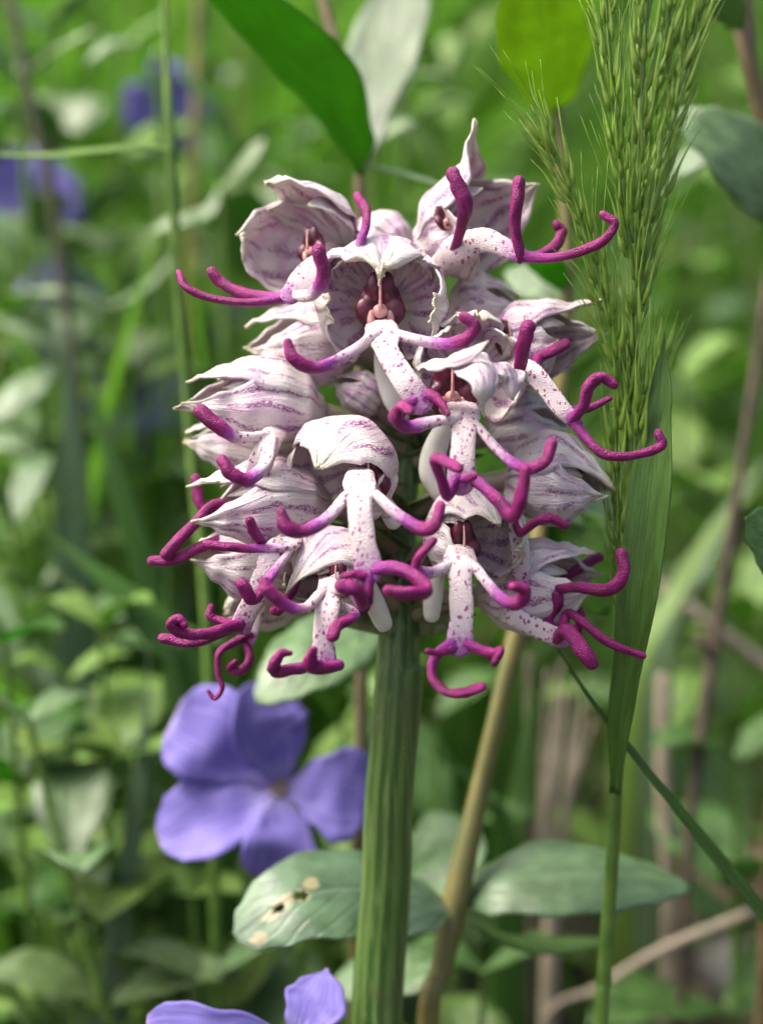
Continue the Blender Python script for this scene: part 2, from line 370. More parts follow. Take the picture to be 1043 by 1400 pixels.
# ------------------------------------------------------------------ the orchid
def stem_x(py): return ease(py, [(300, 556), (450, 560), (600, 556), (740, 548), (870, 547), (1150, 529), (1400, 515), (2400, 470)])
def stem_d(py): return ease(py, [(330, 9), (600, 6), (870, 4), (1400, 12), (2400, 34)])
def stem_pt(py): return P(stem_x(py), py, stem_d(py))
def foot(p): return np.array([p[0], p[1], ground_z(p[0], p[1])])
ORCH = root('orchid', foot(stem_pt(2400)), 'white orchid with magenta-limbed flowers in a dense spike on a ribbed green stem', 'orchid')
def build_stem():
    pys = list(np.linspace(2450, 1500, 10)) + list(np.linspace(1480, 960, 27)) + list(np.linspace(955, 835, 41)) + list(np.linspace(825, 370, 40))
    seg = 60; vs, uv, at = [], [], []
    for i, py in enumerate(pys):
        c = stem_pt(py); c2 = stem_pt(py - 4); T = nrm(c2 - c); B = nrm(np.cross(T, -FWD)) ; N = np.cross(B, T); B = np.cross(T, N)
        r0 = ease(py, [(370, 5), (500, 9), (700, 20), (860, 27), (960, 29), (1400, 32), (2450, 40)])
        for k in range(seg):
            a = 2 * math.pi * k / seg            # pi/2 faces the camera, pi = one side, 0 = the other
            r = r0; cx = math.cos(a); 
            led = 866 if cx < -.18 else (906 if cx > .28 else 760)      # where each strip of the stem ends in a step
            lw = ease(py, [(led - 3, 0), (led + 7, 1)])
            r += 4.6 * lw
            wob = .55 * mnoise.noise(Vector((py * .004, a * .6, 3))) + .25 * mnoise.noise(Vector((py * .02, 1.5, a)))
            rib = .5 + .5 * math.cos(a * 11 + 1.1 * math.sin(a * 3 + .7) + .6 * math.sin(a * 5) + 1.1 + wob)
            rib = rib ** (.7 + .5 * math.sin(a * 4 + 1))
            r *= 1 + (.045 + .025 * math.sin(a * 7 + 2)) * (rib - .6) + .012 * mnoise.noise(Vector((py * .012, a, 9)))
            vs.append(c + (B * cx + N * math.sin(a)) * r * .1 * MM); uv.append((k / seg, i / len(pys)))
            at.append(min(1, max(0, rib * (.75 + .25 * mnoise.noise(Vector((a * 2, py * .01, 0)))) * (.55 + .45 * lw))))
    f = [(i * seg + k, i * seg + (k + 1) % seg, (i + 1) * seg + (k + 1) % seg, (i + 1) * seg + k) for i in range(len(pys) - 1) for k in range(seg)]
    f.append(tuple(range((len(pys) - 1) * seg, len(pys) * seg)))
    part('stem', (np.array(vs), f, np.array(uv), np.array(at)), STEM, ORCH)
build_stem()
OGIVE = [(0, .12), (.08, .42), (.22, .80), (.42, 1.0), (.62, .96), (.8, .70), (.92, .42), (1, .22)]
BOWL = [(0, .14), (.12, .55), (.35, .92), (.6, 1.04), (.85, 1.0), (1, .82)]
def sepal(base, X, Y, Z, L, R, prof, phi, dphi, tip=(0, 0, 0), roff=1.0, lenf=1.0, crk=0.0, seed=0.0, arch=0.0, hz=1.0, point=.03, nu=16, nt_=30, full=.5):
    vs, uv = [], []
    ph0, dp = rad(phi), rad(dphi)
    for i in range(nt_ + 1):
        t = i / nt_; tt = t * lenf
        r = ease(tt, prof) * R * roff
        sh = ease(t, [(0, .9), (.3, 1), (full, 1), (.82, .62), (.94, .26), (1, point)])
        tf = max(0, (t - .55) / .45) ** 2
        az = -arch * L * (t - .35) ** 2
        for k in range(nu + 1):
            s = 2 * k / nu - 1; a = ph0 + dp * sh * s
            wr = 1 + .022 * math.sin(s * 9 + seed * 5) * min(1, t * 3) + .045 * mnoise.noise(Vector((s * 1.6 + seed, t * 2.4, seed * 2)))
            edge = crk * (max(0, t - .3) ** 1.2) * abs(s) ** 1.5 * .5 + crk * max(0, t - .62) * 1.2
            wr += edge * mnoise.noise(Vector((s * 3.5 + seed * 3, t * 9, seed)))
            rr = r * wr
            x = t * lenf * L + tip[0] * tf * L + edge * L * .25 * mnoise.noise(Vector((s * 3 + seed, t * 7, 5 + seed)))
            y = math.sin(a) * rr + tip[1] * tf * L + edge * R * .35 * mnoise.noise(Vector((s * 2.4, t * 8 + seed, 9)))
            z = math.cos(a) * rr * hz + tip[2] * tf * L + az
            vs.append(base + (X * x + Y * y + Z * z) * .1 * MM); uv.append((k / nu, t))
    n = nu + 1
    f = [(i * n + k, i * n + k + 1, (i + 1) * n + k + 1, (i + 1) * n + k) for i in range(nt_) for k in range(nu)]
    return np.array(vs), f, np.array(uv), np.zeros(len(vs))
NFL = [0]
def limb(name, pts, zd, parent, m0, m1, flat=.8, grow=1.0):
    n = len(pts); L = [0]
    for a, b in zip(pts, pts[1:]): L.append(L[-1] + math.dist(a[:3], (b[0], b[1], b[2])))
    L = [x / L[-1] for x in L]
    W = [P(p[0], p[1], zd + p[2]) for p in pts]
    NFL[0] += 1
    tint = [m0 + (m1 - m0) * (x ** 2.2 if name == 'lip' else (min(1, x / .80) ** (1.9 if name == 'lip_arm' else 1.0))) for x in L]
    g = tube(W, [p[3] * .1 * grow * ((.70 + .18 * l) if name == 'lip_arm' else (.92 if name == 'lip' else .82)) for p, l in zip(pts, L)], tint, seg=14, sub=8, flat=flat, nh=-FWD if flat < .7 else None, bump=.13 if flat < .7 else .24, seed=NFL[0] * 1.37)
    return part(name, g, LIP, parent)
def column(parent, px, py, d, fwd, up, s=1.0, origin=None):
    X = V(*fwd); Z = V(*up); Z = nrm(Z - X * Z.dot(X)); Y = np.cross(Z, X); c = P(px, py, d); u = .1 * MM * s
    E = lambda y, z, x, ry, rz, rx, m: (ellipsoid(c + (Y * y + Z * z + X * x) * u, (Y * ry * u, Z * rz * u, X * rx * u)), m)
    bits = [E(-8, 22, 1, 12, 22, 9, 0), E(9, 22, 1, 12, 22, 9, 0), E(-22, -12, -1, 15, 19, 9, 0), E(22, -12, -1, 15, 19, 9, 0), E(-12, -26, -3, 17, 15, 8, 0), E(12, -26, -3, 17, 15, 8, 0),
            E(0, -2, -9, 33, 38, 9, 0), E(-13, -24, 3, 6, 13, 5, 1), E(14, -24, 3, 6, 13, 5, 1), E(0, -33, 2, 14, 6, 5, 1), E(0, -14, 6, 11, 10, 8, 1)]
    ln = tube([c + (Z * 30 + X * 12) * u, c + (Z * 10 + X * 15) * u, c + (Z * -10 + X * 14) * u], [.16 * s, .2 * s, .28 * s], seg=6)
    o = part('column', join(*[b[0] for b in bits if b[1] == 0]), MAROON, parent)
    m = o.modifiers.new('fuse', 'REMESH'); m.mode = 'VOXEL'; m.voxel_size = .00030 * s; m.use_smooth_shade = True
    m = o.modifiers.new('soften', 'SMOOTH'); m.iterations = 14; m.factor = .5
    part('stigma', join(*[b[0] for b in bits if b[1] == 1], ln), CREAM, parent)
def flower(zd, base, fwd, up, L, R, prof=OGIVE, arch=.25, crk=.25, hz=1.0, sep=None, lip=None, arms=(), legs=(), tail=None, spur=None, col=None, attach=None, label=None, arm_m=(.05, 1.0), leg_m=(.55, 1.0), petals=True, lipflat=.24, rich=False, extra=()):
    NFL[0] += 1; sd_ = NFL[0] * .77
    B = P(base[0], base[1], zd + base[2]); R = R * 1.08; X = V(*fwd); Z = V(*up); Z = nrm(Z - X * Z.dot(X)); Y = np.cross(Z, X)
    ay = attach or base[1] + 60
    A = P(stem_x(ay), ay, stem_d(ay)); mid = (A + B) / 2 + V(0, 1, 0) * .001
    g = tube([A, mid, B + X * .0012], [1.1, 1.6, 1.5], seg=12, sub=6, bump=.08, seed=sd_)
    fl = part('flower', g, OVARY, ORCH, B)
    if label: fl['label'] = label
    # bract behind the ovary
    part('bract', blade([A, mid + V(0, -1, 0) * .0016, B + V(0, -.7, 0) * .0025], 2.6, V(0, -.4, 1), [(0, .9), (.5, 1), (1, .04)], cup=.5), BRACT, fl, thick=.2)
    sp = {'dorsal': dict(phi=0, dphi=60), 'left': dict(phi=98, dphi=58, roff=.97), 'right': dict(phi=-98, dphi=58, roff=.965)}
    for k, v in (sep or {}).items():
        if v is None: sp.pop(k)
        else: sp[k] = {**sp.get(k, {}), **v}
    for i, (k, v) in enumerate(sp.items()):
        kw = dict(prof=prof, arch=arch, crk=crk, hz=hz); kw.update(v)
        nm = {'dorsal': 'dorsal_sepal'}.get(k, 'lateral_sepal')
        part(nm, sepal(B, X, Y, Z, L, R, seed=sd_ + i * 3.3, **kw), PETAL_RICH if rich else PETAL, fl, thick=.28)
    for i, (pts, hw, nh) in enumerate(extra):
        part('lateral_sepal', blade([P(q[0], q[1], zd + q[2]) for q in pts], hw * .1, V(*nh), [(0, .5), (.3, 1), (.6, .9), (.85, .5), (1, .06)], nu=14, sub=8, cup=-.35, wave=.55, seed=sd_ + i * 4), PETAL, fl, thick=.25)
    if petals:
        for sg in (-1, 1):
            part('petal', sepal(B, X, Y, Z, L, R, prof, 42 * sg, 24, roff=.86, lenf=.82, crk=.1, arch=arch, hz=hz, seed=sd_ + 11 + sg, nu=8, nt_=18), PETAL_IN, fl, thick=.22)
    def rooted(a, lp, k):
        if not lip: return a
        q = min(lp, key=lambda e: math.dist(e[:2], a[0][:2]))
        if not 4 < math.dist(q[:2], a[0][:2]) < 48: return a
        return [(q[0], q[1], q[2] + .6, min(q[3] * k, a[0][3] * 1.5))] + list(a)
    if lip:
        l0 = lip[0]; l1 = lip[1]; v = (l0[0] - l1[0], l0[1] - l1[1]); n = math.hypot(*v)
        lip = [(l0[0] + v[0] / n * 20, l0[1] + v[1] / n * 20, l0[2] + 8, l0[3] * .6), (l0[0] + v[0] / n * 6, l0[1] + v[1] / n * 6, l0[2] + 3, l0[3] * .85), (l0[0] - v[0] / n * 8, l0[1] - v[1] / n * 8, l0[2] - 1.5, l0[3] * .95)] + list(lip[1:])
    if lip: limb('lip', [(a, b, c, r) for a, b, c, r in lip], zd, fl, -.25, .42, lipflat)
    for a in arms: limb('lip_arm', rooted(a, lip, .8), zd, fl, *arm_m)
    for a in legs: limb('lip_leg', rooted(a, lip[-1:] if lip else [], .8), zd, fl, *leg_m)
    if tail: limb('lip_tail', tail, zd, fl, .6, .9)
    if spur: part('spur', tube([P(p[0], p[1], zd + p[2]) for p in spur], [p[3] * .08 for p in spur], seg=12, sub=6, bump=.06, seed=sd_), SPURM, fl)
    if col: column(fl, col[0], col[1], zd + col[2], col[4] if len(col) > 4 else fwd, col[5] if len(col) > 5 else up, col[3])
    return fl
#FLOWERS
# top left, hood open to the left
flower(-2, (478, 352, 6), (-.70, .12, .70), (-.05, 1, .1), 150, 74, rich=True, prof=[(0, .14), (.15, .6), (.4, .95), (.65, 1), (.88, .86), (1, .62)], arch=.05, crk=.25,
  sep={'dorsal': dict(phi=5, dphi=52, tip=(.12, 0, .12)), 'left': dict(phi=118, dphi=50, lenf=.5), 'right': dict(phi=-95, dphi=66, tip=(.05, 0, .03))},
  lip=[(445, 348, -4, 14), (420, 378, -8, 20), (396, 404, -10, 14)], col=(425, 335, -4, .62, (-.5, .1, .85), (-.1, 1, 0)),
  arms=[[(455, 358, -6, 8), (480, 348, -8, 8), (497, 320, -10, 8), (501, 290, -9, 8), (488, 268, -7, 7)], [(405, 404, -10, 10), (428, 402, -13, 12), (442, 375, -16, 13), (436, 345, -17, 13)]],
  legs=[[(402, 404, -9, 10), (350, 414, -10, 9), (290, 408, -10, 7.5), (255, 393, -10, 8), (245, 373, -9, 6)], [(385, 408, -8, 9), (335, 402, -5, 10), (305, 388, -4, 10), (290, 373, -4, 10)]], attach=430)
# bud-like hood behind the top
flower(8, (560, 350, 0), (-.55, .25, -.35), (.1, 1, .1), 105, 46, attach=420, col=None, petals=False)
# top right, opening to the right
flower(-2, (575, 355, 6), (.72, .42, .35), (-.45, 1, .2), 168, 70, rich=True, arch=.0, crk=.2, prof=[(0, .16), (.12, .55), (.35, .95), (.6, 1), (.85, .75), (1, .45)],
  sep={'dorsal': dict(phi=0, dphi=58, tip=(.02, -.04, .50), full=.8), 'left': dict(phi=95, dphi=62, tip=(.1, .05, .02)), 'right': dict(phi=-92, dphi=60, lenf=.62, roff=1.0)},
  lip=[(592, 374, 2, 20), (622, 345, -6, 22), (660, 328, -9, 17), (708, 347, -11, 13)], col=(606, 298, -4, .45, (.6, .3, .6), (-.3, 1, 0)), lipflat=.4,
  arms=[[(626, 325, -9, 9), (636, 285, -14, 12), (627, 258, -15, 12), (619, 237, -15, 10)], [(712, 352, -11, 11), (704, 310, -12, 11), (707, 275, -13, 12), (709, 250, -13, 11)]],
  legs=[[(705, 350, -10, 10), (760, 352, -14, 8), (815, 335, -18, 7.5), (840, 308, -19, 7.5), (824, 293, -19, 6)], [(730, 352, -6, 9), (757, 338, -4, 10), (768, 318, -2, 10), (762, 308, -2, 10)]], attach=440, arm_m=(.8, 1))
# central open flower near the top
flower(-6, (523, 418, 4), (-.02, -.05, 1), (.0, 1, .0), 118, 79, rich=True, prof=BOWL, arch=.02, crk=.6,
  sep={'dorsal': dict(phi=0, dphi=58, tip=(.05, 0, -.30), full=.7), 'left': dict(phi=98, dphi=58, point=.3, crk=.08), 'right': dict(phi=-98, dphi=58, point=.3, crk=.08)},
  lip=[(521, 452, -10, 26), (530, 480, -14, 17), (552, 518, -16, 17), (574, 548, -16, 19)], col=(520, 412, -5, .95, (0, 0, 1), (0, 1, 0)),
  arms=[[(510, 460, -12, 11), (470, 488, -15, 10), (432, 503, -17, 10), (402, 490, -18, 10), (393, 468, -18, 6)], [(540, 458, -12, 10), (600, 470, -15, 9), (635, 464, -17, 10), (649, 446, -18, 10), (634, 433, -18, 8)]],
  legs=[[(585, 540, -16, 10), (600, 548, -17, 8), (612, 565, -18, 5)], [(566, 548, -16, 9), (552, 556, -16, 11), (540, 570, -17, 12)]],
  spur=[(522, 470, 0, 13), (528, 510, 3, 19), (540, 545, 4, 21), (548, 568, 4, 15)], attach=500, label='open flower with crumpled hood rim and maroon throat')
# bud-like hood right of it
flower(6, (612, 440, 0), (.75, .25, .15), (-.2, 1, .25), 105, 50, attach=500, col=None, petals=False, crk=.3)
# right, hood pointing right
flower(-6, (662, 490, 5), (.95, .22, .30), (-.15, 1, .2), 150, 58, rich=True, arch=.1, crk=.3, prof=[(0, .2), (.15, .7), (.4, 1), (.65, .9), (.85, .6), (1, .4)],
  sep={'dorsal': dict(tip=(.18, 0, .12)), 'left': dict(tip=(.1, 0, .0)), 'right': dict(tip=(.0, 0, .1), lenf=.75)}, col=(690, 462, -2, .6, (.8, .1, .5), (0, 1, 0)),
  lip=[(700, 500, -6, 17), (730, 512, -10, 14), (765, 555, -12, 13), (788, 580, -12, 10)],
  arms=[[(710, 503, -10, 11), (716, 470, -13, 12), (722, 447, -14, 11)], [(735, 490, -4, 9), (755, 480, -4, 10), (772, 470, -4, 9)]], arm_m=(.85, 1),
  legs=[[(782, 575, -12, 10), (797, 555, -14, 10), (805, 528, -15, 11), (822, 516, -15, 10), (838, 526, -15, 8)], [(770, 560, -9, 8), (800, 560, -8, 8), (832, 545, -7, 6)], [(778, 568, -12, 9), (800, 598, -13, 8), (828, 622, -14, 8), (870, 622, -14, 7), (903, 610, -14, 8), (900, 593, -14, 8)]], attach=560)
# centre right open flower with crumpled hanging sepals
flower(-10, (630, 520, 5), (.12, .10, 1), (.05, 1, 0), 125, 66, rich=True, prof=BOWL, arch=.05, crk=.45,
  sep={'dorsal': dict(phi=0, dphi=56, lenf=.72, point=.3), 'left': dict(phi=100, dphi=54, crk=.2), 'right': dict(phi=-95, dphi=50, lenf=.8, crk=.2)},
  extra=[([(572, 500, -8), (600, 492, -13), (636, 486, -15), (668, 466, -16)], 17, (.1, .7, .7)), ([(632, 488, -9), (650, 492, -14), (662, 520, -17), (659, 556, -17)], 30, (.35, .35, .85)), ([(670, 498, -9), (690, 500, -12), (703, 515, -13), (700, 548, -13)], 22, (.5, .4, .75))],
  lip=[(632, 560, -9, 26), (634, 590, -13, 17), (632, 625, -14, 17), (630, 658, -14, 20)], col=(618, 530, -5, .95, (0, 0, 1), (0, 1, 0)),
  arms=[[(622, 573, -12, 10), (590, 577, -14, 10), (558, 584, -15, 11), (543, 572, -16, 11), (548, 556, -17, 9), (560, 562, -18, 7)], [(648, 580, -12, 9), (680, 615, -14, 8), (715, 640, -16, 9), (744, 632, -17, 9), (754, 606, -17, 8)]],
  legs=[[(624, 655, -14, 10), (612, 678, -15, 9), (602, 650, -17, 9), (595, 628, -18, 10), (610, 632, -19, 10), (626, 640, -20, 9)], [(645, 655, -14, 10), (678, 682, -16, 10), (700, 706, -17, 11), (712, 680, -19, 11), (718, 642, -20, 9)]],
  tail=[(634, 656, -15, 7), (642, 654, -17, 7), (648, 650, -18, 6)], spur=[(610, 580, 0, 14), (596, 610, 2, 20), (590, 645, 3, 22), (600, 672, 3, 17)], attach=600)
# upper left, partly hidden hood
flower(4, (492, 482, 0), (-.9, .12, .2), (.1, 1, .2), 155, 60, attach=540, col=None, petals=False, sep={'dorsal': dict(tip=(.05, 0, .08))})
# left, large hood pointing left
flower(-4, (448, 566, 2), (-.97, .13, .25), (.18, 1, .25), 185, 60, arch=.12, crk=.2,
  sep={'dorsal': dict(tip=(.06, 0, .05)), 'left': dict(tip=(.08, 0, .0)), 'right': dict(tip=(.1, .0, -.08))}, lipflat=.36,
  lip=[(385, 585, -4, 14), (370, 600, -8, 17), (358, 630, -9, 17), (346, 660, -8, 16)],
  arms=[[(362, 596, -8, 10), (325, 598, -10, 11), (298, 583, -11, 12), (274, 563, -11, 11)], [(370, 605, -9, 12), (362, 636, -13, 12), (338, 655, -15, 13), (317, 648, -16, 13), (306, 632, -16, 12)]],
  attach=620, arm_m=(-.1, 1.1))
# pale hood below it, mostly hidden
flower(4, (420, 625, 0), (-.98, .18, .05), (.1, 1, .2), 170, 44, arch=.1, crk=.2, attach=680, col=None, petals=False)
# front centre, helmet shaped hood
flower(-12, (507, 632, 6), (-.52, -.20, .80), (.08, 1, .45), 124, 70, arch=.25, crk=.22, prof=[(0, .16), (.15, .62), (.4, .96), (.65, 1), (.85, .85), (1, .6)],
  sep={'dorsal': dict(phi=0, dphi=78, tip=(.05, 0, -.12), full=.6), 'left': dict(phi=105, dphi=52, lenf=.85), 'right': dict(phi=-105, dphi=52, lenf=.85)},
  lip=[(492, 656, -10, 24), (492, 685, -14, 17), (496, 735, -15, 17), (504, 780, -15, 19)], col=(505, 652, -4, .8, (-.1, 0, 1), (0, 1, 0)),
  arms=[[(478, 676, -13, 10), (448, 708, -15, 10), (415, 726, -16, 10), (392, 720, -17, 11), (385, 700, -17, 7)], [(508, 672, -13, 9), (540, 700, -15, 9), (573, 722, -16, 10), (594, 718, -17, 10), (602, 692, -17, 8)]],
  legs=[[(512, 778, -15, 10), (540, 777, -16, 10), (566, 788, -17, 11), (582, 808, -18, 12), (558, 811, -20, 12), (532, 808, -20, 10)], [(498, 786, -15, 10), (480, 785, -16, 6), (468, 788, -16, 5)], [(503, 788, -15, 9), (502, 815, -15, 10), (499, 830, -14, 9)]],
  spur=[(525, 685, 0, 12), (532, 700, 2, 16), (537, 712, 2, 15)], attach=720, label='front flower with pale helmet hood above a speckled lip')
# left, pale hood with frayed tips
flower(-8, (455, 690, 3), (-.97, .02, .30), (.12, 1, .25), 182, 56, arch=.15, crk=.3,
  sep={'dorsal': dict(tip=(.08, 0, .10)), 'left': dict(tip=(.05, 0, -.06)), 'right': dict(lenf=.9, tip=(.02, 0, -.12))}, lipflat=.4,
  lip=[(390, 712, 0, 10), (350, 715, 2, 13), (315, 735, 3, 14), (290, 745, 3, 10)],
  legs=[[(345, 722, 3, 8), (300, 690, 2, 10), (268, 715, 0, 10), (228, 757, -2, 11)], [(310, 735, 2, 9), (275, 748, 0, 9), (240, 765, -1, 9), (208, 767, -1, 8)], [(300, 722, 4, 8), (275, 690, 4, 9), (268, 655, 4, 9)]],
  arms=[[(405, 745, -6, 9), (350, 750, -7, 9), (312, 748, -8, 9), (284, 744, -8, 8)], [(360, 740, -5, 8), (348, 728, -8, 8), (342, 712, -9, 7)]], attach=760, leg_m=(.8, 1))
# lower left, long lip hanging down with two pairs of legs
flower(-4, (430, 790, 2), (-.93, .22, .25), (.1, 1, .3), 170, 50, arch=.12, crk=.25,
  lip=[(392, 735, -8, 13), (372, 758, -11, 17), (352, 808, -11, 15), (330, 855, -9, 15)],
  arms=[[(400, 745, -10, 8), (362, 800, -14, 10), (345, 820, -15, 11), (332, 800, -16, 11)], [(405, 790, -6, 8), (385, 830, -10, 8), (375, 835, -11, 7)]],
  legs=[[(332, 850, -9, 10), (300, 866, -10, 11), (262, 878, -10, 11), (225, 873, -10, 11)], [(312, 858, -11, 9), (285, 866, -13, 9), (252, 866, -14, 9), (234, 854, -15, 9), (244, 846, -15, 8), (252, 854, -15, 7)], [(325, 852, -7, 7), (300, 848, -6, 7), (288, 842, -6, 8), (289, 830, -6, 6)]],
  attach=830, leg_m=(.75, 1.1))
flower(4, (420, 800, 2), (-.75, -.25, .15), (.1, 1, .3), 120, 42, arch=.1, crk=.25, petals=False,
  lip=[(372, 800, -4, 10), (352, 835, -5, 12), (340, 875, -6, 11)],
  legs=[[(340, 868, -6, 8), (318, 880, -7, 9), (300, 892, -8, 7), (298, 920, -8, 6), (304, 940, -8, 5.5), (294, 955, -8, 5), (285, 945, -8, 4)], [(336, 878, -6, 8), (342, 900, -7, 8), (330, 917, -8, 7.5), (316, 914, -8, 7), (322, 905, -9, 5)]],
  arms=[[(352, 820, -2, 7), (335, 800, -2, 8), (318, 783, -2, 8)]], attach=850, leg_m=(.8, 1.1))
# lower centre-left flower, hood bowed over
flower(-13, (500, 772, 6), (-.72, -.12, .65), (.12, 1, .3), 128, 56, arch=.3, crk=.25,
  sep={'dorsal': dict(dphi=68, tip=(.04, 0, -.12)), 'left': dict(lenf=.9), 'right': dict(lenf=.85)},
  lip=[(448, 798, -6, 15), (448, 830, -10, 17), (442, 870, -11, 14), (444, 905, -11, 16)], col=(462, 792, -3, .6, (-.3, -.1, 1), (0, 1, 0)),
  arms=[[(438, 812, -9, 9), (418, 832, -12, 9), (392, 828, -14, 10), (368, 808, -15, 11), (362, 797, -15, 9)], [(458, 806, -9, 9), (480, 808, -12, 9), (496, 825, -14, 12), (486, 806, -17, 12), (466, 802, -18, 10)], [(470, 830, -8, 8), (485, 842, -9, 9), (462, 855, -11, 10), (456, 868, -12, 11)]],
  legs=[[(452, 908, -11, 8), (465, 910, -12, 8), (440, 914, -14, 10), (425, 908, -15, 11), (428, 890, -16, 8)], [(436, 906, -11, 8), (412, 913, -12, 9), (380, 918, -13, 10), (374, 910, -14, 11), (384, 894, -14, 9), (396, 893, -14, 5)]],
  spur=[(505, 800, 2, 12), (515, 830, 4, 17), (524, 852, 5, 15)], attach=840)
# right middle, hood pointing right and down
flower(-7, (690, 655, 4), (.9, .02, .35), (-.05, 1, .3), 140, 60, arch=.35, crk=.3,
  sep={'dorsal': dict(tip=(.06, 0, -.1), dphi=70)}, lip=[(700, 680, -3, 13), (706, 715, -4, 13), (712, 765, -4, 13), (712, 800, -3, 12)],
  arms=[[(712, 730, -8, 7), (728, 716, -10, 9), (752, 708, -11, 10), (770, 718, -11, 8)], [(775, 655, 4, 6), (798, 640, 5, 7), (805, 632, 5, 7)]], attach=710, arm_m=(.9, 1))
# front lower right
flower(-12, (615, 730, 6), (.40, -.02, .80), (-.02, 1, .25), 120, 62, arch=.3, crk=.28, prof=[(0, .16), (.15, .62), (.4, .96), (.65, 1), (.85, .8), (1, .5)],
  sep={'dorsal': dict(dphi=70, tip=(.12, 0, -.02)), 'left': dict(lenf=.95), 'right': dict(lenf=.9)},
  lip=[(630, 760, -9, 24), (629, 790, -12, 16), (631, 840, -13, 16), (628, 880, -13, 19)], col=(632, 742, -4, .7, (.2, 0, 1), (0, 1, 0)),
  arms=[[(616, 772, -11, 10), (590, 783, -13, 10), (570, 780, -15, 10), (573, 762, -16, 9), (592, 740, -17, 7)], [(648, 775, -11, 10), (668, 800, -13, 9), (690, 822, -15, 10), (712, 822, -16, 11), (716, 806, -17, 10), (702, 802, -18, 8)]],
  legs=[[(616, 880, -13, 9), (594, 900, -14, 9), (592, 928, -15, 8), (612, 947, -16, 8), (636, 947, -16, 9), (658, 940, -16, 9)], [(638, 880, -13, 9), (655, 888, -14, 8), (676, 894, -15, 9), (684, 890, -16, 7), (676, 905, -16, 7)], [(612, 890, -14, 6), (598, 893, -16, 5), (584, 890, -17, 4)]],
  spur=[(600, 780, 2, 12), (592, 815, 4, 16), (590, 840, 5, 14)], attach=800)
# right lower, hood with pale tips pointing right
flower(-6, (650, 815, 5), (.93, .16, .28), (-.12, 1, .3), 165, 62, arch=.1, crk=.25,
  sep={'dorsal': dict(tip=(.04, 0, .16)), 'left': dict(tip=(.05, 0, .05)), 'right': dict(lenf=.95, tip=(.05, 0, .02))},
  lip=[(690, 838, -2, 14), (725, 855, -4, 14), (768, 874, -5, 13)], lipflat=.4,
  arms=[[(745, 808, -2, 9), (785, 803, -5, 10), (830, 806, -7, 10), (852, 785, -8, 10), (849, 757, -8, 9)], [(770, 790, 3, 8), (795, 775, 4, 9), (818, 762, 4, 8)]], arm_m=(.9, 1),
  legs=[[(762, 872, -5, 11), (775, 862, -8, 12), (795, 888, -10, 13), (808, 906, -10, 12)], [(775, 840, -3, 8), (795, 850, -5, 8), (830, 878, -6, 8), (878, 897, -6, 6)], [(748, 850, -2, 10), (760, 820, -3, 12), (752, 802, -3, 10)], [(765, 815, 0, 8), (785, 825, 0, 8), (795, 842, 0, 6)], [(790, 858, -4, 7), (786, 872, -4, 7)]],
  attach=850, leg_m=(.9, 1.05))
# two half-hidden hoods filling the middle of the spike
flower(4, (660, 598, 0), (.93, .22, .15), (-.1, 1, .3), 118, 52, attach=640, col=None, petals=False, crk=.2)
flower(2, (525, 560, 0), (-.8, .55, .2), (.4, 1, .3), 80, 30, attach=620, col=None, petals=False, rich=True, crk=.15)

# ------------------------------------------------------------------ plants round the orchid
def W(d): return .1 * (DIST + d) / DIST              # millimetres per photo pixel at that depth
SHEEN0 = m_leaf('leaf_grey_sheen', (.12, .185, .105), (.17, .24, .14), .36, .3, (.25, .42, .15), spec=.9)
OVATE = [(0, .10), (.12, .45), (.38, .95), (.55, 1), (.8, .68), (.93, .3), (1, .02)]
ELLIP = [(0, .12), (.15, .62), (.4, 1), (.6, .98), (.82, .66), (.94, .32), (1, .03)]
TRUNC = [(0, .10), (.2, .26), (.45, .68), (.72, 1), (.88, .9), (.96, .68), (1, .40)]
ROUND = [(0, .12), (.2, .42), (.45, .86), (.65, 1), (.85, .8), (.95, .5), (1, .2)]
POINTED = [(0, .3), (.3, .7), (.55, 1), (.75, .72), (1, .04)]
GRASSP = [(0, .7), (.2, 1), (.6, .85), (.85, .45), (1, .03)]
def to_ground(p, lean=(0, 0)):
    x, y = p[0] + lean[0], p[1] + lean[1]
    return np.array([x, y, ground_z(x, y) - .004])
def stalk(par, pts, rs, mat, ground=True, name='stem', seed=1.0, lean=(0, 0)):
    w3 = [P(*p) for p in pts]; rr = [r * W(p[2]) for r, p in zip(rs, pts)]
    if ground:
        g = to_ground(w3[-1], lean); w3.append((w3[-1] * .45 + g * .55)); w3.append(g); rr += [rr[-1], rr[-1] * 1.05]
    return part(name, tube(w3, rr, seg=10, sub=6, bump=.12, seed=seed), mat, par)
def leaf(par, pts, hw, nh, mat, prof=ELLIP, cup=-.12, wave=.12, seed=0.0, holes=(), nu=10, sub=7, twist=0, name='leaf', thick=.3, fold=0.0, rough=0.0):
    d = pts[len(pts) // 2][2]
    g = blade([P(*p) for p in pts], hw * W(d), V(*nh), prof, nu=nu, sub=sub, cup=cup, wave=wave, seed=seed, holes=holes, twist=twist, fold=fold, rough=rough)
    return part(name, g, mat, par, g[0][nu // 2], thick=thick)
def plant(name, footpt, label, cat, group=None, lean=(0, 0)):
    return root(name, to_ground(P(*footpt), lean) + np.array([0, 0, .004]), label, cat, group)

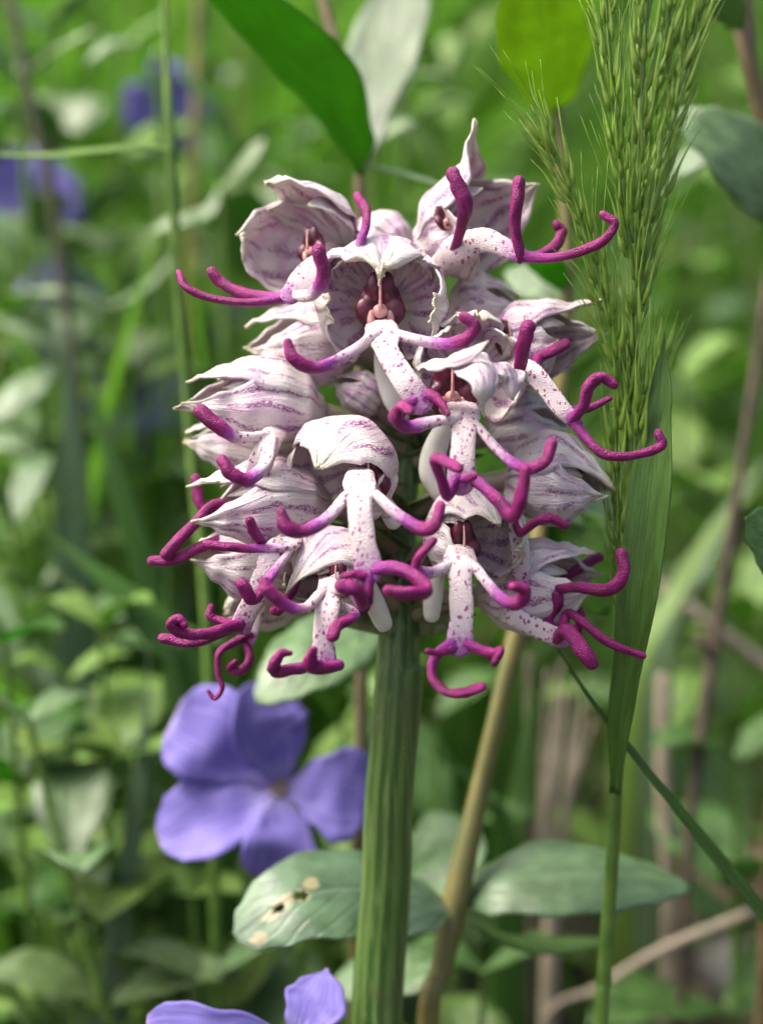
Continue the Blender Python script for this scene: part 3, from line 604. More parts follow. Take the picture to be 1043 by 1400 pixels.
# tall shoot with a big backlit leaf and a grey-green leaf above the orchid
p = plant('leafy_shoot', (488, 1250, 52), 'shoot with one big backlit green leaf and one pale grey leaf above the orchid', 'plant')
stalk(p, [(432, -40, 56), (455, 50, 54), (482, 150, 52), (492, 240, 52), (494, 420, 52), (492, 700, 52), (494, 960, 52), (488, 1250, 52)], [7, 8, 9, 9, 9, 9, 9, 10], STALK_BROWN)
leaf(p, [(492, 240, 50), (480, 190, 44), (442, 118, 34), (375, 45, 24), (300, -25, 14), (235, -90, 8)], 62, (.40, .62, -.68), LEAF_DK, cup=.12, seed=1, nu=14)
leaf(p, [(494, 240, 52), (500, 160, 60), (524, 75, 72), (552, -5, 84), (580, -70, 94)], 55, (-.25, .45, .85), SHEEN0, cup=.15, seed=2, nu=12)
leaf(p, [(494, 226, 50), (535, 231, 42), (570, 240, 36), (606, 256, 32)], 24, (.15, .97, .2), LEAF_PALE, seed=3)
leaf(p, [(530, 845, 46), (470, 865, 40), (410, 905, 34), (352, 962, 30)], 66, (-.2, .65, .75), LEAF_PALE, seed=4, nu=12)
# ochre stalk crossing behind the orchid, with the eaten leaf
p = plant('ochre_stalked_plant', (588, 1410, 26), 'tall plant with a leaning ochre stalk, an eaten leaf and smooth paired leaves', 'plant')
stalk(p, [(758, 120, 44), (768, 210, 44), (775, 400, 42), (762, 560, 40), (735, 740, 36), (702, 880, 32), (660, 1060, 29), (622, 1235, 27), (602, 1330, 26), (584, 1420, 26)], [6, 8, 10, 11, 12, 13, 13, 18, 14, 16], STALK_OCHRE)
g = leaf(p, [(755, 160, 46), (752, 115, 38), (746, 50, 28), (738, -20, 18), (730, -90, 10)], 68, (-.1, .62, -.78), LEAF_GLOW, cup=.1, seed=5, nu=14)
# eaten leaf: real holes with a pale rim
holes = [(.50, .700, .060, .030), (.46, .800, .045, .030)]
hl = [P(616, 1243, 26), P(560, 1228, 22), P(480, 1215, 17), P(400, 1228, 13), P(322, 1282, 12)]
gv = blade(hl, 76 * W(18), V(-.05, .72, .70), [(0, .16), (.12, .62), (.36, 1), (.6, 1.0), (.82, .78), (.94, .5), (1, .12)], nu=44, sub=24, cup=-.14, wave=.07, seed=6, holes=holes)
dm = []
for u_, v_ in gv[2]:
    q = 9.
    for a, b, c_, d_ in holes + [(.60, .64, .05, .028), (.52, .75, .05, .05), (.44, .84, .05, .03), (.22, .925, .09, .03)]:
        q = min(q, math.hypot((u_ - a) / c_, (v_ - b) / d_))
    dm.append(max(0, min(1, 1.45 - q * .75)))
part('leaf', (gv[0], gv[1], gv[2], np.array(dm)), LEAF_EATEN, p, gv[0][22], thick=.3)['label'] = 'grey-green leaf with two chewed holes and pale scars'
leaf(p, [(630, 1236, 28), (690, 1205, 26), (780, 1192, 26), (870, 1200, 28), (944, 1212, 30)], 70, (.0, .80, .60), LEAF_PALE, prof=[(0, .1), (.15, .7), (.4, 1), (.6, .92), (.82, .58), (.94, .28), (1, .03)], cup=.05, seed=7, fold=-.22, nu=14)
leaf(p, [(618, 1236, 32), (612, 1190, 38), (598, 1150, 46), (585, 1110, 54)], 60, (-.3, .5, .8), LEAF_PALE, seed=8, nu=12)
leaf(p, [(600, 1340, 30), (560, 1330, 34), (510, 1330, 38), (450, 1350, 40)], 56, (-.1, .8, .6), LEAF_PALE, seed=9, nu=12)
leaf(p, [(640, 1260, 30), (700, 1285, 34), (760, 1290, 40), (830, 1285, 46)], 26, (.0, .9, .35), LEAF_MID, seed=10)
leaf(p, [(755, 590, 40), (775, 630, 38), (800, 680, 36), (842, 725, 36)], 52, (.25, .4, .88), LEAF_PALE, seed=11, nu=12)
leaf(p, [(745, 690, 38), (780, 740, 36), (800, 780, 34), (830, 840, 33)], 62, (.35, .3, -.85), LEAF_DK, seed=12, nu=12)
leaf(p, [(772, 420, 42), (755, 395, 44), (735, 380, 46), (690, 370, 50)], 40, (.1, .5, .85), LEAF_PALE, seed=13)
leaf(p, [(776, 400, 42), (752, 365, 38), (728, 350, 34), (712, 340, 32)], 22, (.1, .6, -.75), LEAF_DK, seed=14)
# shoot at the right edge, high
p = plant('leafy_shoot', (1090, 500, 48), 'dark brown stemmed shoot with a broad grey-green leaf beside the seed heads', 'plant')
stalk(p, [(1005, -60, 44), (1012, 10, 44), (1022, 80, 44), (1042, 160, 46), (1070, 300, 48), (1090, 500, 48)], [18, 17, 13, 13, 13, 13], STALK_BROWN)
leaf(p, [(1100, 330, 44), (1062, 268, 40), (1005, 205, 38), (955, 170, 38), (925, 150, 40)], 52, (-.45, .45, .75), LEAF_PALE, cup=.1, seed=15, nu=12)
leaf(p, [(1010, 170, 60), (960, 205, 62), (925, 230, 64), (900, 248, 66)], 26, (-.1, .6, .7), LEAF_PALE, seed=16)
leaf(p, [(1015, 40, 42), (1000, 10, 38), (975, -30, 34), (950, -70, 32)], 30, (-.3, .3, .9), LEAF_MID, seed=17)
# leaf with a finely toothed edge poking in at the right
p = plant('toothed_leaf_plant', (1130, 880, 6), 'leaf with a finely toothed margin showing its edge beside the grass blade', 'plant')
stalk(p, [(1120, 720, 4), (1126, 800, 5), (1130, 880, 6)], [8, 8, 9], STALK_OCHRE)
leaf(p, [(1122, 740, 4), (1100, 745, 2), (1060, 735, 0), (1017, 708, -2)], 55, (.1, .35, .9), LEAF_MID, prof=[(0, .1), (.3, .8), (.6, 1), (.85, .55), (1, .02)], seed=18, nu=16, sub=14, rough=.16)

# main periwinkle and the one below it
def periwinkle(center, petals, label, tubeback, foot_px, group=None):
    d = center[2]; c = P(*center)
    r = plant('periwinkle', foot_px, label, 'flower', group)
    fl = part('corolla_tube', tube([c, c + V(*tubeback) * .006, c + V(*tubeback) * .013], [1.5, 1.1, .8], seg=12), PERI, r, c)
    for i, (pts, hw, nh, *pf) in enumerate(petals):
        g = blade([P(*q) for q in pts], hw * W(d), V(*nh), pf[0] if pf else TRUNC, nu=14, sub=7, cup=.16, wave=.16, seed=i * 2.1 + center[0])
        part('petal', g, PERI, fl, c, thick=.3)
    bits = [ellipsoid(c + V(math.cos(a), math.sin(a), .9) * .0011, (RGT * .0009, UPV * .0009, FWD * .0012), 8, 5) for a in np.arange(5) * 1.257]
    part('eye', join(*bits), PERI_EYE, fl)
    back = c + V(*tubeback) * .013
    g = to_ground(P(*foot_px))
    part('stem', tube([back, back + np.array([0, .004, -.012]), (back + g) / 2 + np.array([0, .004, 0]), g], [.7, .7, .9, 1.0], seg=8, sub=6), CULM, r)
    return r
periwinkle((383, 1078, 47), [
    ([(383, 1078, 47), (335, 1040, 45), (288, 1008, 43), (236, 985, 44)], 70, (-.35, .45, .8)),
    ([(383, 1078, 47), (378, 1030, 44), (366, 985, 42), (360, 932, 44)], 60, (.5, .0, .86), ROUND),
    ([(383, 1078, 47), (420, 1080, 44), (460, 1085, 43), (502, 1096, 44)], 66, (.2, .2, .95)),
    ([(383, 1078, 47), (388, 1118, 43), (384, 1158, 40), (368, 1204, 40)], 54, (.2, -.1, .95)),
    ([(383, 1078, 47), (332, 1098, 43), (275, 1122, 40), (217, 1146, 40)], 60, (-.1, .45, .85), ROUND)],
    'large open periwinkle with five blue-violet petals beside the orchid stem', (.2, -.35, -.9), (392, 1330, 60))
periwinkle((405, 1425, 4), [
    ([(405, 1425, 4), (350, 1408, 1), (280, 1412, 0), (200, 1404, 2)], 40, (.0, .25, .97)),
    ([(405, 1425, 4), (420, 1395, 4), (435, 1362, 5), (447, 1324, 7)], 46, (-.25, .15, .95), POINTED),
    ([(405, 1425, 4), (440, 1440, 0), (480, 1460, -2), (510, 1490, -3)], 44, (.2, .5, .8)),
    ([(405, 1425, 4), (395, 1470, -2), (380, 1510, -5), (370, 1550, -7)], 44, (.1, .4, .9)),
    ([(405, 1425, 4), (350, 1450, -2), (300, 1480, -5), (250, 1510, -6)], 44, (-.1, .5, .85))],
    'periwinkle below the eaten leaf with one pointed upright petal', (.1, -.6, .75 - 1.4), (420, 1620, 30))

# grass in seed: culm, flag leaf, branches and spikelets
GR = plant('seeding_grass', (822, 1400, 16), 'grass with bristly green seed heads and a broad flag leaf beside the orchid', 'grass')
stalk(GR, [(884, -60, -7), (874, 180, -8), (868, 400, -8), (861, 640, -7), (852, 860, -4), (846, 980, -1), (838, 1150, 8), (826, 1330, 14), (820, 1420, 16)], [3, 4, 5, 7, 8, 9, 9, 10, 10], CULM, name='culm')
g = blade([P(841, 1085, 0), P(848, 985, -5), P(868, 850, -9), P(887, 700, -10), P(901, 560, -9), P(908, 455, -7)], 3.1, V(-.5, .0, .86), [(0, .26), (.25, .62), (.5, .96), (.66, .98), (.85, .58), (1, .02)], nu=14, sub=8, cup=.18, wave=.06, seed=3, fold=.1)
part('flag_leaf', g, BLADE, GR, thick=.22)
def spikelet_mesh(seed):
    rn = random.Random(seed); bits = []
    L = 3.6 * MM
    for k in range(3):
        off = np.array([(k - 1) * .6 * MM, (k % 2) * .4 * MM, k * 1.0 * MM]); ln = L * (1 - .1 * k); a = (k - 1) * .20
        pts = [off, off + np.array([a * ln * .4, 0, ln * .4]), off + np.array([a * ln, .1 * ln, ln]), off + np.array([a * ln * 1.6, .2 * ln, ln * 1.9]), off + np.array([a * ln * 2.2 , .1 * ln, ln * (2.6 + 2.2 * rn.random())])]
        bits.append(tube(pts, [.12, .44, .26, .11, .03], seg=6, sub=3, flat=.8, cap=False))
    v, f, uv, at = join(*bits)
    me = mesh_of('spikelet', v, f, uv); me.materials.append(SPIKE); return me
SPK = [spikelet_mesh(i) for i in range(5)]
rg = random.Random(5)
def branch(pts, r, step, spread, size=1.0):
    size = size * .88; step = step * 1.3; spread = spread * 1.1; pts = [(x, y, d - 5) for x, y, d in pts]
    w3 = catmull([P(*q) for q in pts], 14)
    b = part('branch', tube([P(*q) for q in pts], [r * .1] * len(pts), seg=6, sub=8), CULM, GR)
    L = np.concatenate([[0], np.cumsum(np.linalg.norm(np.diff(w3, axis=0), axis=1))]); n = int(L[-1] / (step * .1 * MM))
    for i in range(n):
        s = (i + .5 + rg.uniform(-.2, .2)) / n * L[-1]; j = int(np.searchsorted(L, s)) ; j = min(max(j, 1), len(w3) - 1)
        t = (s - L[j - 1]) / (L[j] - L[j - 1]); pos = w3[j - 1] * (1 - t) + w3[j] * t; T = nrm(w3[j] - w3[j - 1])
        a = i * 2.4 + rg.uniform(-.9, .9); sd_ = nrm(np.cross(T, -FWD)); fr = np.cross(sd_, T)
        outv = sd_ * math.cos(a) + fr * math.sin(a) * .8
        dr = nrm(T + outv * spread * rg.uniform(.4, 2.0)); sc = size * rg.uniform(.7, 1.35)
        xa = nrm(np.cross(dr, outv)); ya = np.cross(dr, xa)
        o = bpy.data.objects.new('spikelet', SPK[rg.randrange(5)]); COL.objects.link(o); o.parent = b
        M = Matrix(((xa[0], ya[0], dr[0], 0), (xa[1], ya[1], dr[1], 0), (xa[2], ya[2], dr[2], 0), (0, 0, 0, 1))) @ Matrix.Scale(sc, 4)
        pl = pos + outv * .0005 - ORG[b]; M.translation = pl; o.matrix_basis = M
branch([(872, 330, -3), (874, 180, -3), (880, 60, -3), (888, -60, -2)], 3, 14, .20)
branch([(868, 640, -3), (869, 520, -4), (870, 400, -4), (872, 300, -4)], 3, 15, .20)
branch([(853, 560, -3), (832, 440, -5), (803, 330, -7), (775, 250, -8), (745, 180, -9)], 3, 13, .22)
branch([(868, 430, -2), (888, 300, 0), (918, 170, 1), (945, 60, 2), (965, -50, 2)], 3, 13, .18, 1.05)
branch([(866, 380, -4), (850, 250, -6), (836, 120, -7), (828, 0, -7), (824, -70, -7)], 3, 14, .20)
branch([(852, 860, 0), (846, 740, -1), (842, 640, -2), (838, 560, -2)], 3, 13, .18, .9)
branch([(858, 840, 1), (872, 700, 2), (886, 600, 3), (896, 500, 3)], 3, 15, .16, .9)
branch([(870, 300, 2), (886, 180, 3), (905, 80, 3), (920, -40, 3)], 3, 14, .18)
# arched thin blade on the right
p = plant('meadow_plant', (1120, 1420, 20), 'thin arched grass blade bending down towards the soil from below the seed heads', 'grass')
part('blade', blade([P(1100, 1330, 12), P(1043, 1252, 8), P(960, 1150, 4), P(880, 1050, 1), P(810, 960, 0), P(757, 880, 0)], 1.35, V(.3, .5, .8), [(0, 1), (.3, .9), (.7, .45), (1, .08)], nu=6, sub=8, fold=.35, wave=.0), BLADE, p, thick=.2)
stalk(p, [(1098, 1326, 12), (1120, 1420, 20)], [8, 9], CULM, name='sheath')
# bent stalk with a sideways blade, upper left
p = plant('grass_stalk', (285, 900, 62), 'slim grass stalk with a blade bent straight out sideways behind the orchid', 'grass')
stalk(p, [(222, -40, 52), (228, 90, 52), (234, 206, 52), (246, 420, 56), (264, 640, 60), (285, 900, 62)], [4, 5, 7, 7, 7, 8], CULM, name='culm')
part('blade', blade([P(236, 206, 51), P(190, 203, 48), P(130, 208, 45), P(60, 214, 44), P(-30, 211, 44)], 1.1, V(0, .8, .6), GRASSP, nu=6, sub=8, fold=.3), LEAF_LIME, p, thick=.2)

# dry stalks and twigs on the right
def dry(name, pts, rs, mat, label, cat, **k):
    r = plant(name, pts[-1], label, cat); stalk(r, pts, rs, mat, name='stalk', **k)
    return r
r = dry('dry_twig', [(1050, 380, 92), (1015, 620, 92), (985, 820, 94), (960, 990, 96), (938, 1190, 100)], [6, 7, 8, 9, 8], TWIG, 'thin dark upright twig behind the grass blade', 'twig')
part('bud', tube([P(972, 900, 94), P(960, 880, 92), P(955, 868, 92)], [.7, .9, .4], seg=8), TWIG, r)
dry('straw_stalk', [(905, 930, 110), (907, 1080, 112), (915, 1250, 116)], [10, 11, 11], STRAW, 'broken grey straw stalk upright behind the pale right-hand leaf', 'straw')
r = plant('straw_tuft', (760, 1150, 100), 'tuft of bleached dry grass leaves beside the ochre stalk', 'straw')
for i, (x0, x1, y1, w_) in enumerate([(745, 772, 935, 8), (765, 798, 960, 7), (735, 768, 900, 6), (770, 788, 920, 5), (752, 760, 950, 7), (758, 812, 985, 5), (740, 748, 915, 4)]):
    g = blade([P(x0, 1180, 104), P((x0 + x1) / 2 - 4, 1080, 100), P(x1, y1, 98)], w_ * .14, V(.1 * i, .1, 1), GRASSP, nu=4, sub=6, wave=.3, seed=i, fold=.2)
    part('dry_leaf', join(g), STRAW_PALE, r, thick=.2)
stalk(r, [(755, 1170, 104), (752, 1300, 108)], [10, 12], STRAW, name='stalk')
dry('fallen_stalk', [(1075, 1225, 96), (1000, 1258, 96), (900, 1300, 98), (820, 1350, 100), (740, 1410, 104)], [7, 7, 7, 6, 5], STRAW, 'fallen pale dry stalk slanting over the dark soil', 'straw')
dry('dry_twig', [(724, 900, 90), (722, 1060, 92), (724, 1240, 96), (722, 1380, 100)], [6, 7, 7, 7], TWIG, 'dark upright twig between the ochre stalk and the green culm', 'twig')
dry('dry_twig', [(1060, 920, 140), (980, 860, 140), (900, 800, 142), (860, 770, 144)], [10, 9, 8, 6], STRAW, 'grey leaning stick behind the dark upright twig', 'twig')
dry('leaning_stalk', [(12, -20, 130), (45, 150, 130), (70, 260, 132), (92, 420, 136), (110, 640, 140)], [7, 7, 8, 8, 8], STALK_DARK, 'leaning brown stalk behind the sideways grass blade', 'stalk')
dry('tan_stalk', [(272, -20, 170), (268, 160, 170), (262, 330, 172), (258, 470, 176)], [7, 7, 7, 7], STALK_OCHRE, 'pale tan upright stalk behind the slim bent grass stalk', 'stalk')

# single broad blades in the left middle distance
def one_blade(label, pts, hw, nh, mat, prof=GRASSP, **k):
    d = pts[len(pts) // 2][2]; r = plant('meadow_plant', pts[0], label, 'grass')
    w3 = [to_ground(P(*pts[0])), (to_ground(P(*pts[0])) + P(*pts[0])) / 2] + [P(*q) for q in pts]
    part('blade', blade(w3, hw * W(d), V(*nh), [(0, .5), (.3, .8), (.55, 1), (.8, .7), (1, .03)], nu=6, sub=7, **k), mat, r, thick=.3); return r
one_blade('broad grey-green upright grass blade left of the orchid', [(105, 900, 135), (98, 760, 130), (100, 640, 126), (95, 540, 124), (88, 440, 124)], 36, (.1, .1, 1), BLADE_GREY)
one_blade('bright green blade leaning from the broad grey-green blade', [(245, 960, 100), (210, 820, 98), (165, 670, 96), (128, 540, 96), (105, 440, 96)], 24, (.2, .2, .9), BLADE)
one_blade('short wide green blade slanting under the leaning bright blade', [(280, 960, 92), (215, 860, 90), (130, 780, 90), (45, 715, 92)], 40, (-.1, .4, .85), BLADE)
one_blade('thin bright upright blade behind the periwinkle', [(240, 1100, 90), (240, 960, 88), (232, 850, 88), (226, 740, 90)], 14, (.1, 0, 1), BLADE)
one_blade('grey blade rising beside the small round-leaved shoot', [(155, 1400, 84), (165, 1260, 82), (185, 1120, 80), (200, 980, 80), (204, 880, 82)], 19, (.1, 0, 1), BLADE_GREY)
one_blade('green blade standing between the orchid stem and the ochre stalk', [(690, 1160, 78), (650, 1080, 74), (600, 1030, 70), (560, 1000, 68)], 22, (.2, .5, .8), BLADE)
one_blade('bright blade tucked behind the ochre stalk', [(700, 1180, 84), (712, 1090, 84), (722, 1000, 84), (728, 900, 86)], 26, (.1, .1, 1), BLADE)
one_blade('broad pale blade arching at the twig', [(900, 900, 130), (960, 760, 134), (1010, 680, 138), (1070, 600, 140)], 25, (-.3, .5, .8), BLADE_GREY)
one_blade('slanting light green blade crossing behind the twig', [(860, 960, 120), (930, 800, 124), (990, 710, 126), (1070, 640, 128)], 22, (-.3, .6, .8), LEAF_LIME)

# left leafy shoot and other background shoots
def shoot(px, py, d, pairs, ll, lw, mat, label, group=None, seed=1, lean=0.0, stem=CULM, tilt=.5, sr=.9, height_px=None, facing=0.0):
    rn = random.Random(seed); top = P(px, py, d)
    foot_ = to_ground(top, (lean, rn.uniform(-.01, .02)))
    r = root('leafy_shoot', foot_ + np.array([0, 0, .004]), label, 'plant', group)
    mid = (top + foot_) / 2 + np.array([rn.uniform(-.008, .008), 0, 0])
    part('stem', tube([top, (top * .7 + foot_ * .3) + np.array([rn.uniform(-.004, .004), 0, 0]), mid, foot_], [sr * .6, sr * .9, sr, sr * 1.2], seg=8, sub=6), stem, r)
    hgt = top[2] - foot_[2]; k = 0
    for i in range(pairs):
        z = i * min(.026, hgt / (pairs + .3)); q = top + (foot_ - top) * (z / hgt); az = facing + rn.uniform(-.5, .5) + (i % 2) * 1.35
        s = ease(i / max(1, pairs - 1), [(0, .55), (.3, 1), (1, 1)])
        for sg in (0, math.pi):
            a = az + sg + rn.uniform(-.2, .2); dv = np.array([math.cos(a), math.sin(a), 0]); L = ll * s * rn.uniform(.8, 1.15) * MM
            up = tilt * rn.uniform(.6, 1.4) * (1.6 - .8 * min(1, i / 2)); Z = np.array([0, 0, 1.])
            pts = [q, q + dv * L * .3 + Z * L * .3 * up, q + dv * L * .68 + Z * L * .55 * up, q + dv * L + Z * L * (.62 * up - .08)]
            g = blade(pts, lw * s * rn.uniform(.85, 1.1), nrm(Z - dv * up * .6), OVATE, nu=6, sub=4, cup=.22, wave=.12, seed=rn.random() * 20)
            part('leaf', g, mat, r, q, thick=.25)
    return r
BGG = 'leafy shoots in the meadow behind the orchid'
shoot(40, 985, 60, 5, 24, 7.5, LEAF_PALE, 'leafy shoot with grey-green paired leaves left of the periwinkle', seed=3, lean=.035, facing=.3)
shoot(140, 860, 88, 3, 22, 8, LEAF_LIME, 'small lime green shoot above the round-leaved shoot', seed=4)
shoot(175, 1035, 84, 3, 26, 10, LEAF_LIME, 'round-leaved pale green shoot left of the big periwinkle', seed=6, tilt=.3)
shoot(262, 1225, 80, 3, 20, 9, LEAF_LIME, 'small pale shoot in the shade under the periwinkle', seed=7)
shoot(110, 1255, 76, 3, 21, 7, LEAF_MID, 'dull green shoot low on the left beside the grey blade', seed=9, facing=1.)
shoot(8, 880, 70, 3, 26, 8, LEAF_DK, 'dark green glossy shoot at the left below the slanting blade', seed=12)
shoot(1005, 1040, 100, 3, 34, 11, LEAF_MID, 'broad-leaved green shoot behind the thin arched blade', seed=13, facing=.2)
shoot(930, 520, 190, 4, 34, 10, LEAF_LIME, 'bright green shoot on the bank behind the flag leaf', seed=14)
shoot(290, 1345, 70, 2, 32, 9, LEAF_PALE, 'low pale shoot between the lower periwinkle and the orchid stem', seed=15, facing=.1)
shoot(660, 1330, 66, 2, 26, 8, LEAF_MID, 'dark shoot low between the ochre stalk and green culm', seed=16)
for i, (x, y, d, l_) in enumerate([(150, 1130, 92, 'between the grey blade and the periwinkle'), (60, 1255, 88, 'beneath the grey-green paired leaves'), (205, 1325, 84, 'left of the lower periwinkle'), (35, 1370, 80, 'in the dark soil below the dull green shoot'), (232, 905, 96, 'just above the big periwinkle'), (95, 930, 100, 'under the slanting wide blade')]):
    shoot(x, y, d, 3, 17 + i % 3 * 2, 6.5, [LEAF_LIME, LEAF_MID, LEAF_LIME][i % 3], 'little leafy sprout ' + l_, seed=70 + i, tilt=.4)
rn = random.Random(21)
spots = [(75, 60, 190), (165, 70, 200), (30, 130, 240), (110, 180, 260), (330, 215, 150), (300, 120, 300), (215, 290, 230), (60, 330, 190), (150, 350, 170), (20, 430, 170),
         (190, 430, 230), (260, 400, 260), (60, 520, 160), (30, 610, 150), (170, 560, 210), (230, 600, 230), (20, 720, 120), (150, 700, 190), (285, 330, 200), (600, 110, 240), (560, 180, 180), (640, 60, 320),
         (60, 800, 130), (210, 760, 160), (420, 200, 260), (400, 260, 220), (1000, 130, 300), (960, 330, 320), (1030, 420, 300), (60, 1040, 120), (220, 1150, 120), (320, 1330, 110), (860, 650, 170), (900, 880, 150), (1020, 860, 160), (470, 1000, 110), (600, 980, 120), (420, 1060, 130)]
for i, (x, y, d) in enumerate(spots):
    m = [LEAF_PALE, LEAF_PALE, LEAF_MID, LEAF_LIME][rn.randrange(4)]
    shoot(x, y, d, 4, rn.uniform(22, 36), rn.uniform(6, 10), m, {LEAF_PALE: 'blurred shoot with pale grey-green paired leaves in the meadow', LEAF_MID: 'blurred shoot with deep green paired leaves in the meadow', LEAF_LIME: 'blurred shoot with lime green paired leaves in the meadow'}[m], BGG + {LEAF_PALE: ', pale', LEAF_MID: ', deep green', LEAF_LIME: ', lime'}[m], seed=40 + i, lean=rn.uniform(-.02, .02), tilt=rn.uniform(.3, .9), facing=rn.uniform(0, 3))
SHEEN = m_leaf('leaf_sheen', (.21, .31, .15), (.28, .38, .2), .3, .35, (.3, .5, .15), spec=.9)
def sprig(label, pts, hw, nh, seed, mat=SHEEN, second=None):
    d = pts[0][2]; r = plant('broad_leaved_herb', pts[0], label, 'plant'); stalk(r, [pts[0], (pts[0][0] + 6, pts[0][1] + 80, d + 8)], [5, 6], CULM, seed=seed)
    leaf(r, pts, hw, nh, mat, prof=OVATE, seed=seed)
    if second: leaf(r, second, hw * .8, nh, mat, prof=OVATE, seed=seed + 1)
sprig('herb with a shiny whitish leaf beside the leaning brown stalk', [(28, 100, 140), (60, 78, 136), (95, 55, 132), (135, 38, 130)], 26, (-.2, .85, .5), 1)
sprig('herb with an arched pale leaf left of the bent grass stalk', [(215, 78, 150), (185, 58, 146), (150, 58, 142), (118, 88, 140)], 15, (0, .85, .5), 2)
sprig('herb with a pale slanting leaf between the bent stalk and top-left hood', [(300, 262, 120), (318, 240, 118), (338, 215, 116), (362, 188, 116)], 24, (-.4, .7, .6), 3, second=[(300, 262, 120), (280, 290, 118), (240, 300, 116), (200, 320, 116)])
sprig('herb with a small bright leaf under the pale grey leaf', [(505, 192, 110), (525, 180, 108), (545, 170, 106), (568, 168, 106)], 20, (0, .7, .7), 4)
sprig('herb with a curved light leaf right of the pale grey leaf', [(545, 130, 150), (565, 105, 148), (585, 98, 146), (612, 104, 146)], 13, (0, .9, .4), 5)
sprig('herb with a silvery leaf below the sideways grass blade', [(150, 420, 150), (190, 395, 146), (215, 375, 144), (245, 340, 142)], 22, (-.3, .8, .5), 6, second=[(150, 420, 150), (110, 400, 148), (80, 395, 146), (40, 400, 146)])
sprig('herb with a long pale leaf beside the two violet flowers', [(80, 500, 130), (50, 520, 126), (20, 545, 122), (-15, 580, 120)], 24, (.2, .75, .6), 7, second=[(80, 500, 130), (60, 470, 128), (30, 450, 126), (0, 440, 126)])
sprig('herb with a whitish leaf low beside the broad grey-green blade', [(70, 640, 140), (40, 610, 136), (10, 600, 134), (-25, 615, 132)], 26, (.1, .85, .5), 8)
# blue-violet flowers out of focus on the left
def far_flower(px, py, d, size, face, label, seed):
    rn = random.Random(seed); c = P(px, py, d); f = V(*face); a1 = nrm(np.cross(f, UPV)); a2 = np.cross(a1, f); g = to_ground(c, (.01, .02))
    r = root('periwinkle', g + np.array([0, 0, .004]), label, 'flower')
    cor = part('corolla_tube', tube([c + f * .001, c - f * .008, c - f * .014], [1.4, 1.1, .8], seg=10), PERI, r, c)
    for k in range(5):
        a = k * 1.2566 + rn.random() * .3; dv = a1 * math.cos(a) + a2 * math.sin(a); L = size * MM
        part('petal', blade([c, c + dv * L * .35 + f * .002, c + dv * L * .7 + f * .003, c + dv * L + f * .001], size * .48, f, TRUNC, nu=8, sub=4, cup=.1, wave=.2, seed=k + seed), PERI, cor, c, thick=.3)
    b = c - f * .014; part('stem', tube([b, b + np.array([0, .006, -.02]), (b + g) / 2, g], [.7, .8, 1, 1.1], seg=6), CULM, r)
far_flower(222, 150, 230, 12, (.5, -.2, .8), 'blurred blue-violet flower behind the bent grass stalk', 1)
far_flower(38, 275, 230, 14, (.4, .3, .85), 'blurred dusky violet flower beside the leaning brown stalk', 2)
far_flower(68, 395, 220, 9, (-.5, .5, .6), 'small blurred violet flower below the dusky one', 3)
far_flower(108, 412, 240, 8, (.5, .4, .6), 'smallest blurred violet flower right of the leaning stalk', 4)
far_flower(185, 498, 230, 13, (0, .85, .45), 'upper of two blurred violet flowers left of the white hoods', 5)
far_flower(195, 560, 215, 14, (0, .8, .55), 'lower of two blurred violet flowers left of the white hoods', 6)
# pale flower buds beside the stem
p = plant('budding_stalk', (478, 1250, 75), 'thin stalk with pale round buds behind the orchid stem', 'plant')
stalk(p, [(486, 985, 72), (484, 1050, 72), (480, 1120, 74), (478, 1250, 75)], [3, 3, 3, 4], CULM)
for (x, y) in ((483, 998), (481, 1022), (484, 975)):
    part('bud', ellipsoid(P(x, y, 74), (RGT * .0009, UPV * .0011, FWD * .0009)), LEAF_LIME, p)

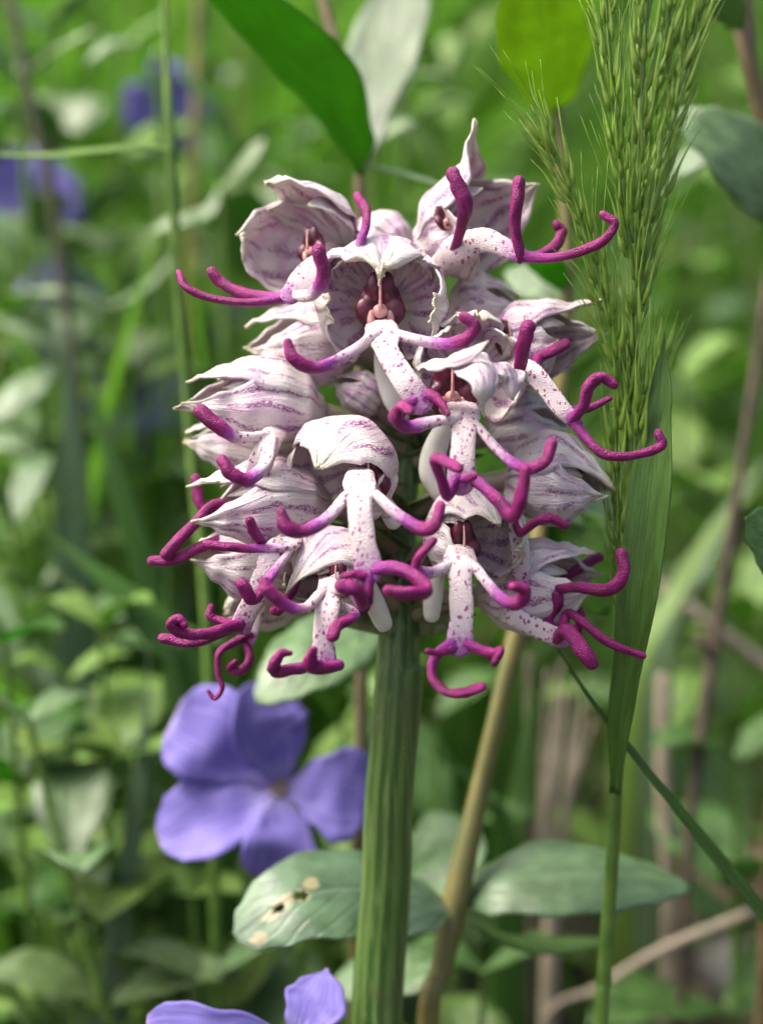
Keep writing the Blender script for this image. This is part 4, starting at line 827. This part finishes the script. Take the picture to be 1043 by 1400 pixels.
# ------------------------------------------------------------------ meadow grass, litter, pebbles
def meadow():
    rn = random.Random(77); vs, fs, at = [], [], []
    def bl(x, y, h, wd, tint, bend):
        z0 = ground_z(x, y) - .005; az = rn.random() * 6.283; bx, by = math.cos(az) * bend * h, math.sin(az) * bend * h
        wa = rn.random() * 3.14; wx, wy = math.cos(wa) * wd, math.sin(wa) * wd; b = len(vs); n = 5
        for i in range(n + 1):
            t = i / n; k = (1 - t ** 2.2) * (.6 + .4 * min(1, t * 4)) + .02
            cx, cy, cz = x + bx * t * t, y + by * t * t, z0 + h * (t - .28 * bend * t ** 3)
            vs.append((cx - wx * k, cy - wy * k, cz)); vs.append((cx + wx * k, cy + wy * k, cz)); at.extend([tint, tint])
        for i in range(n): fs.append((b + 2 * i, b + 2 * i + 1, b + 2 * i + 3, b + 2 * i + 2))
    for _ in range(1500):                                   # taller, broader blades nearer the orchid
        y = .20 + .75 * rn.random(); x = rn.uniform(-1, 1) * (.12 + .34 * (y + .3))
        if x > .03 and (y < .5 or rn.random() < .5): continue
        bl(x, y, rn.uniform(.12, .24) + .20 * max(0, y - .3), rn.uniform(.0015, .0040), min(.9, max(.1, rn.gauss(.55, .25))), rn.uniform(.02, .35))
    n = 0
    while n < 26000:
        y = .17 + 2.6 * rn.random() ** 1.5; x = rn.uniform(-1, 1) * (.16 + .34 * (y + .3))
        dens = mnoise.noise(Vector((x * 7, y * 7, 2))) * .5 + .5
        if x > .02 and y < 1.15: dens *= .07 + .35 * max(0, y - .5)
        if y < .30: dens *= .35
        if y < .6 and x <= .02: dens *= .7
        if rn.random() > dens: continue
        tone = mnoise.noise(Vector((x * 4, y * 4, 8))) * .35 + .45 + rn.gauss(0, .16)
        if rn.random() < .04: tone = .98
        h = rn.uniform(.10, .26) if y < .42 else rn.uniform(.16, .46)
        bl(x, y, h, rn.uniform(.0009, .0030) * (1 + .25 * y), min(.9, max(0, tone)) if tone < .97 else .98, rn.uniform(.05, .75)); n += 1
    o = link('meadow_grass', mesh_of('meadow_grass', vs, fs, None, at), mats=[GRASSM]); tag(o, 'dense blurred green meadow grass covering the bank', 'grass', kind='stuff')
meadow()
def litter():
    rn = random.Random(9); vs, fs, at = [], [], []
    for i in range(2600):
        y = .08 + .95 * rn.random() ** 1.3; x = rn.uniform(-.32, .36) * (1 + y * .4); z = ground_z(x, y) + rn.uniform(.001, .008)
        a = rn.random() * 6.283; L = rn.uniform(.006, .030); wd = rn.uniform(.0008, .005) if rn.random() < .6 else rn.uniform(.004, .009); el = rn.gauss(0, .35)
        d = np.array([math.cos(a) * math.cos(el), math.sin(a) * math.cos(el), math.sin(el)]); s = nrm(np.cross(d, (0, 0, 1.))); c = np.array([x, y, z]); b = len(vs)
        for t, k in ((-1, .3), (-.3, 1), (.4, .9), (1, .1)):
            lift = np.array([0, 0, .15 * L * (1 - t * t)])
            vs.append(c + d * L * .5 * t - s * wd * k + lift); vs.append(c + d * L * .5 * t + s * wd * k + lift * .6)
        for q in range(3): fs.append((b + 2 * q, b + 2 * q + 1, b + 2 * q + 3, b + 2 * q + 2))
        at += [rn.random()] * 8
    s = NT('litter'); t = s.attr(); c = s.mix(s.ramp(t, 0, .6), (.06, .042, .025), (.22, .16, .09)); c = s.mix(s.ramp(t, .8, 1), c, (.36, .32, .26))
    o = link('leaf_litter', mesh_of('leaf_litter', vs, fs, None, at), mats=[s.finish(c, .8, trans=.1)]); tag(o, 'brown dry leaf litter scattered over the soil', 'litter', kind='stuff')
litter()
def pebbles():
    rn = random.Random(3)
    for i, (x, y, d, s) in enumerate([(1010, 1330, 180, 14), (985, 1375, 165, 10), (1040, 1290, 200, 12), (860, 1370, 175, 9), (1025, 1180, 260, 17), (940, 1330, 190, 8), (970, 1120, 300, 16), (1045, 1395, 160, 9)]):
        c = to_ground(P(x, y, d)) + np.array([0, 0, s * .0004]); v, f, uv, at = ellipsoid(c, (np.array([1, .2, 0]) * s * MM * .9, np.array([0, 0, 1]) * s * MM * .55, np.array([-.2, 1, 0]) * s * MM * .7), 14, 9)
        v = np.array([c + (q - c) * (1 + .22 * mnoise.noise(Vector(q * 90))) for q in v])
        o = part('pebble', (v, f, uv, at), PEBBLE); tag(o, 'grey pebble lying on the dark soil', 'pebble', 'pebbles on the soil')
pebbles()
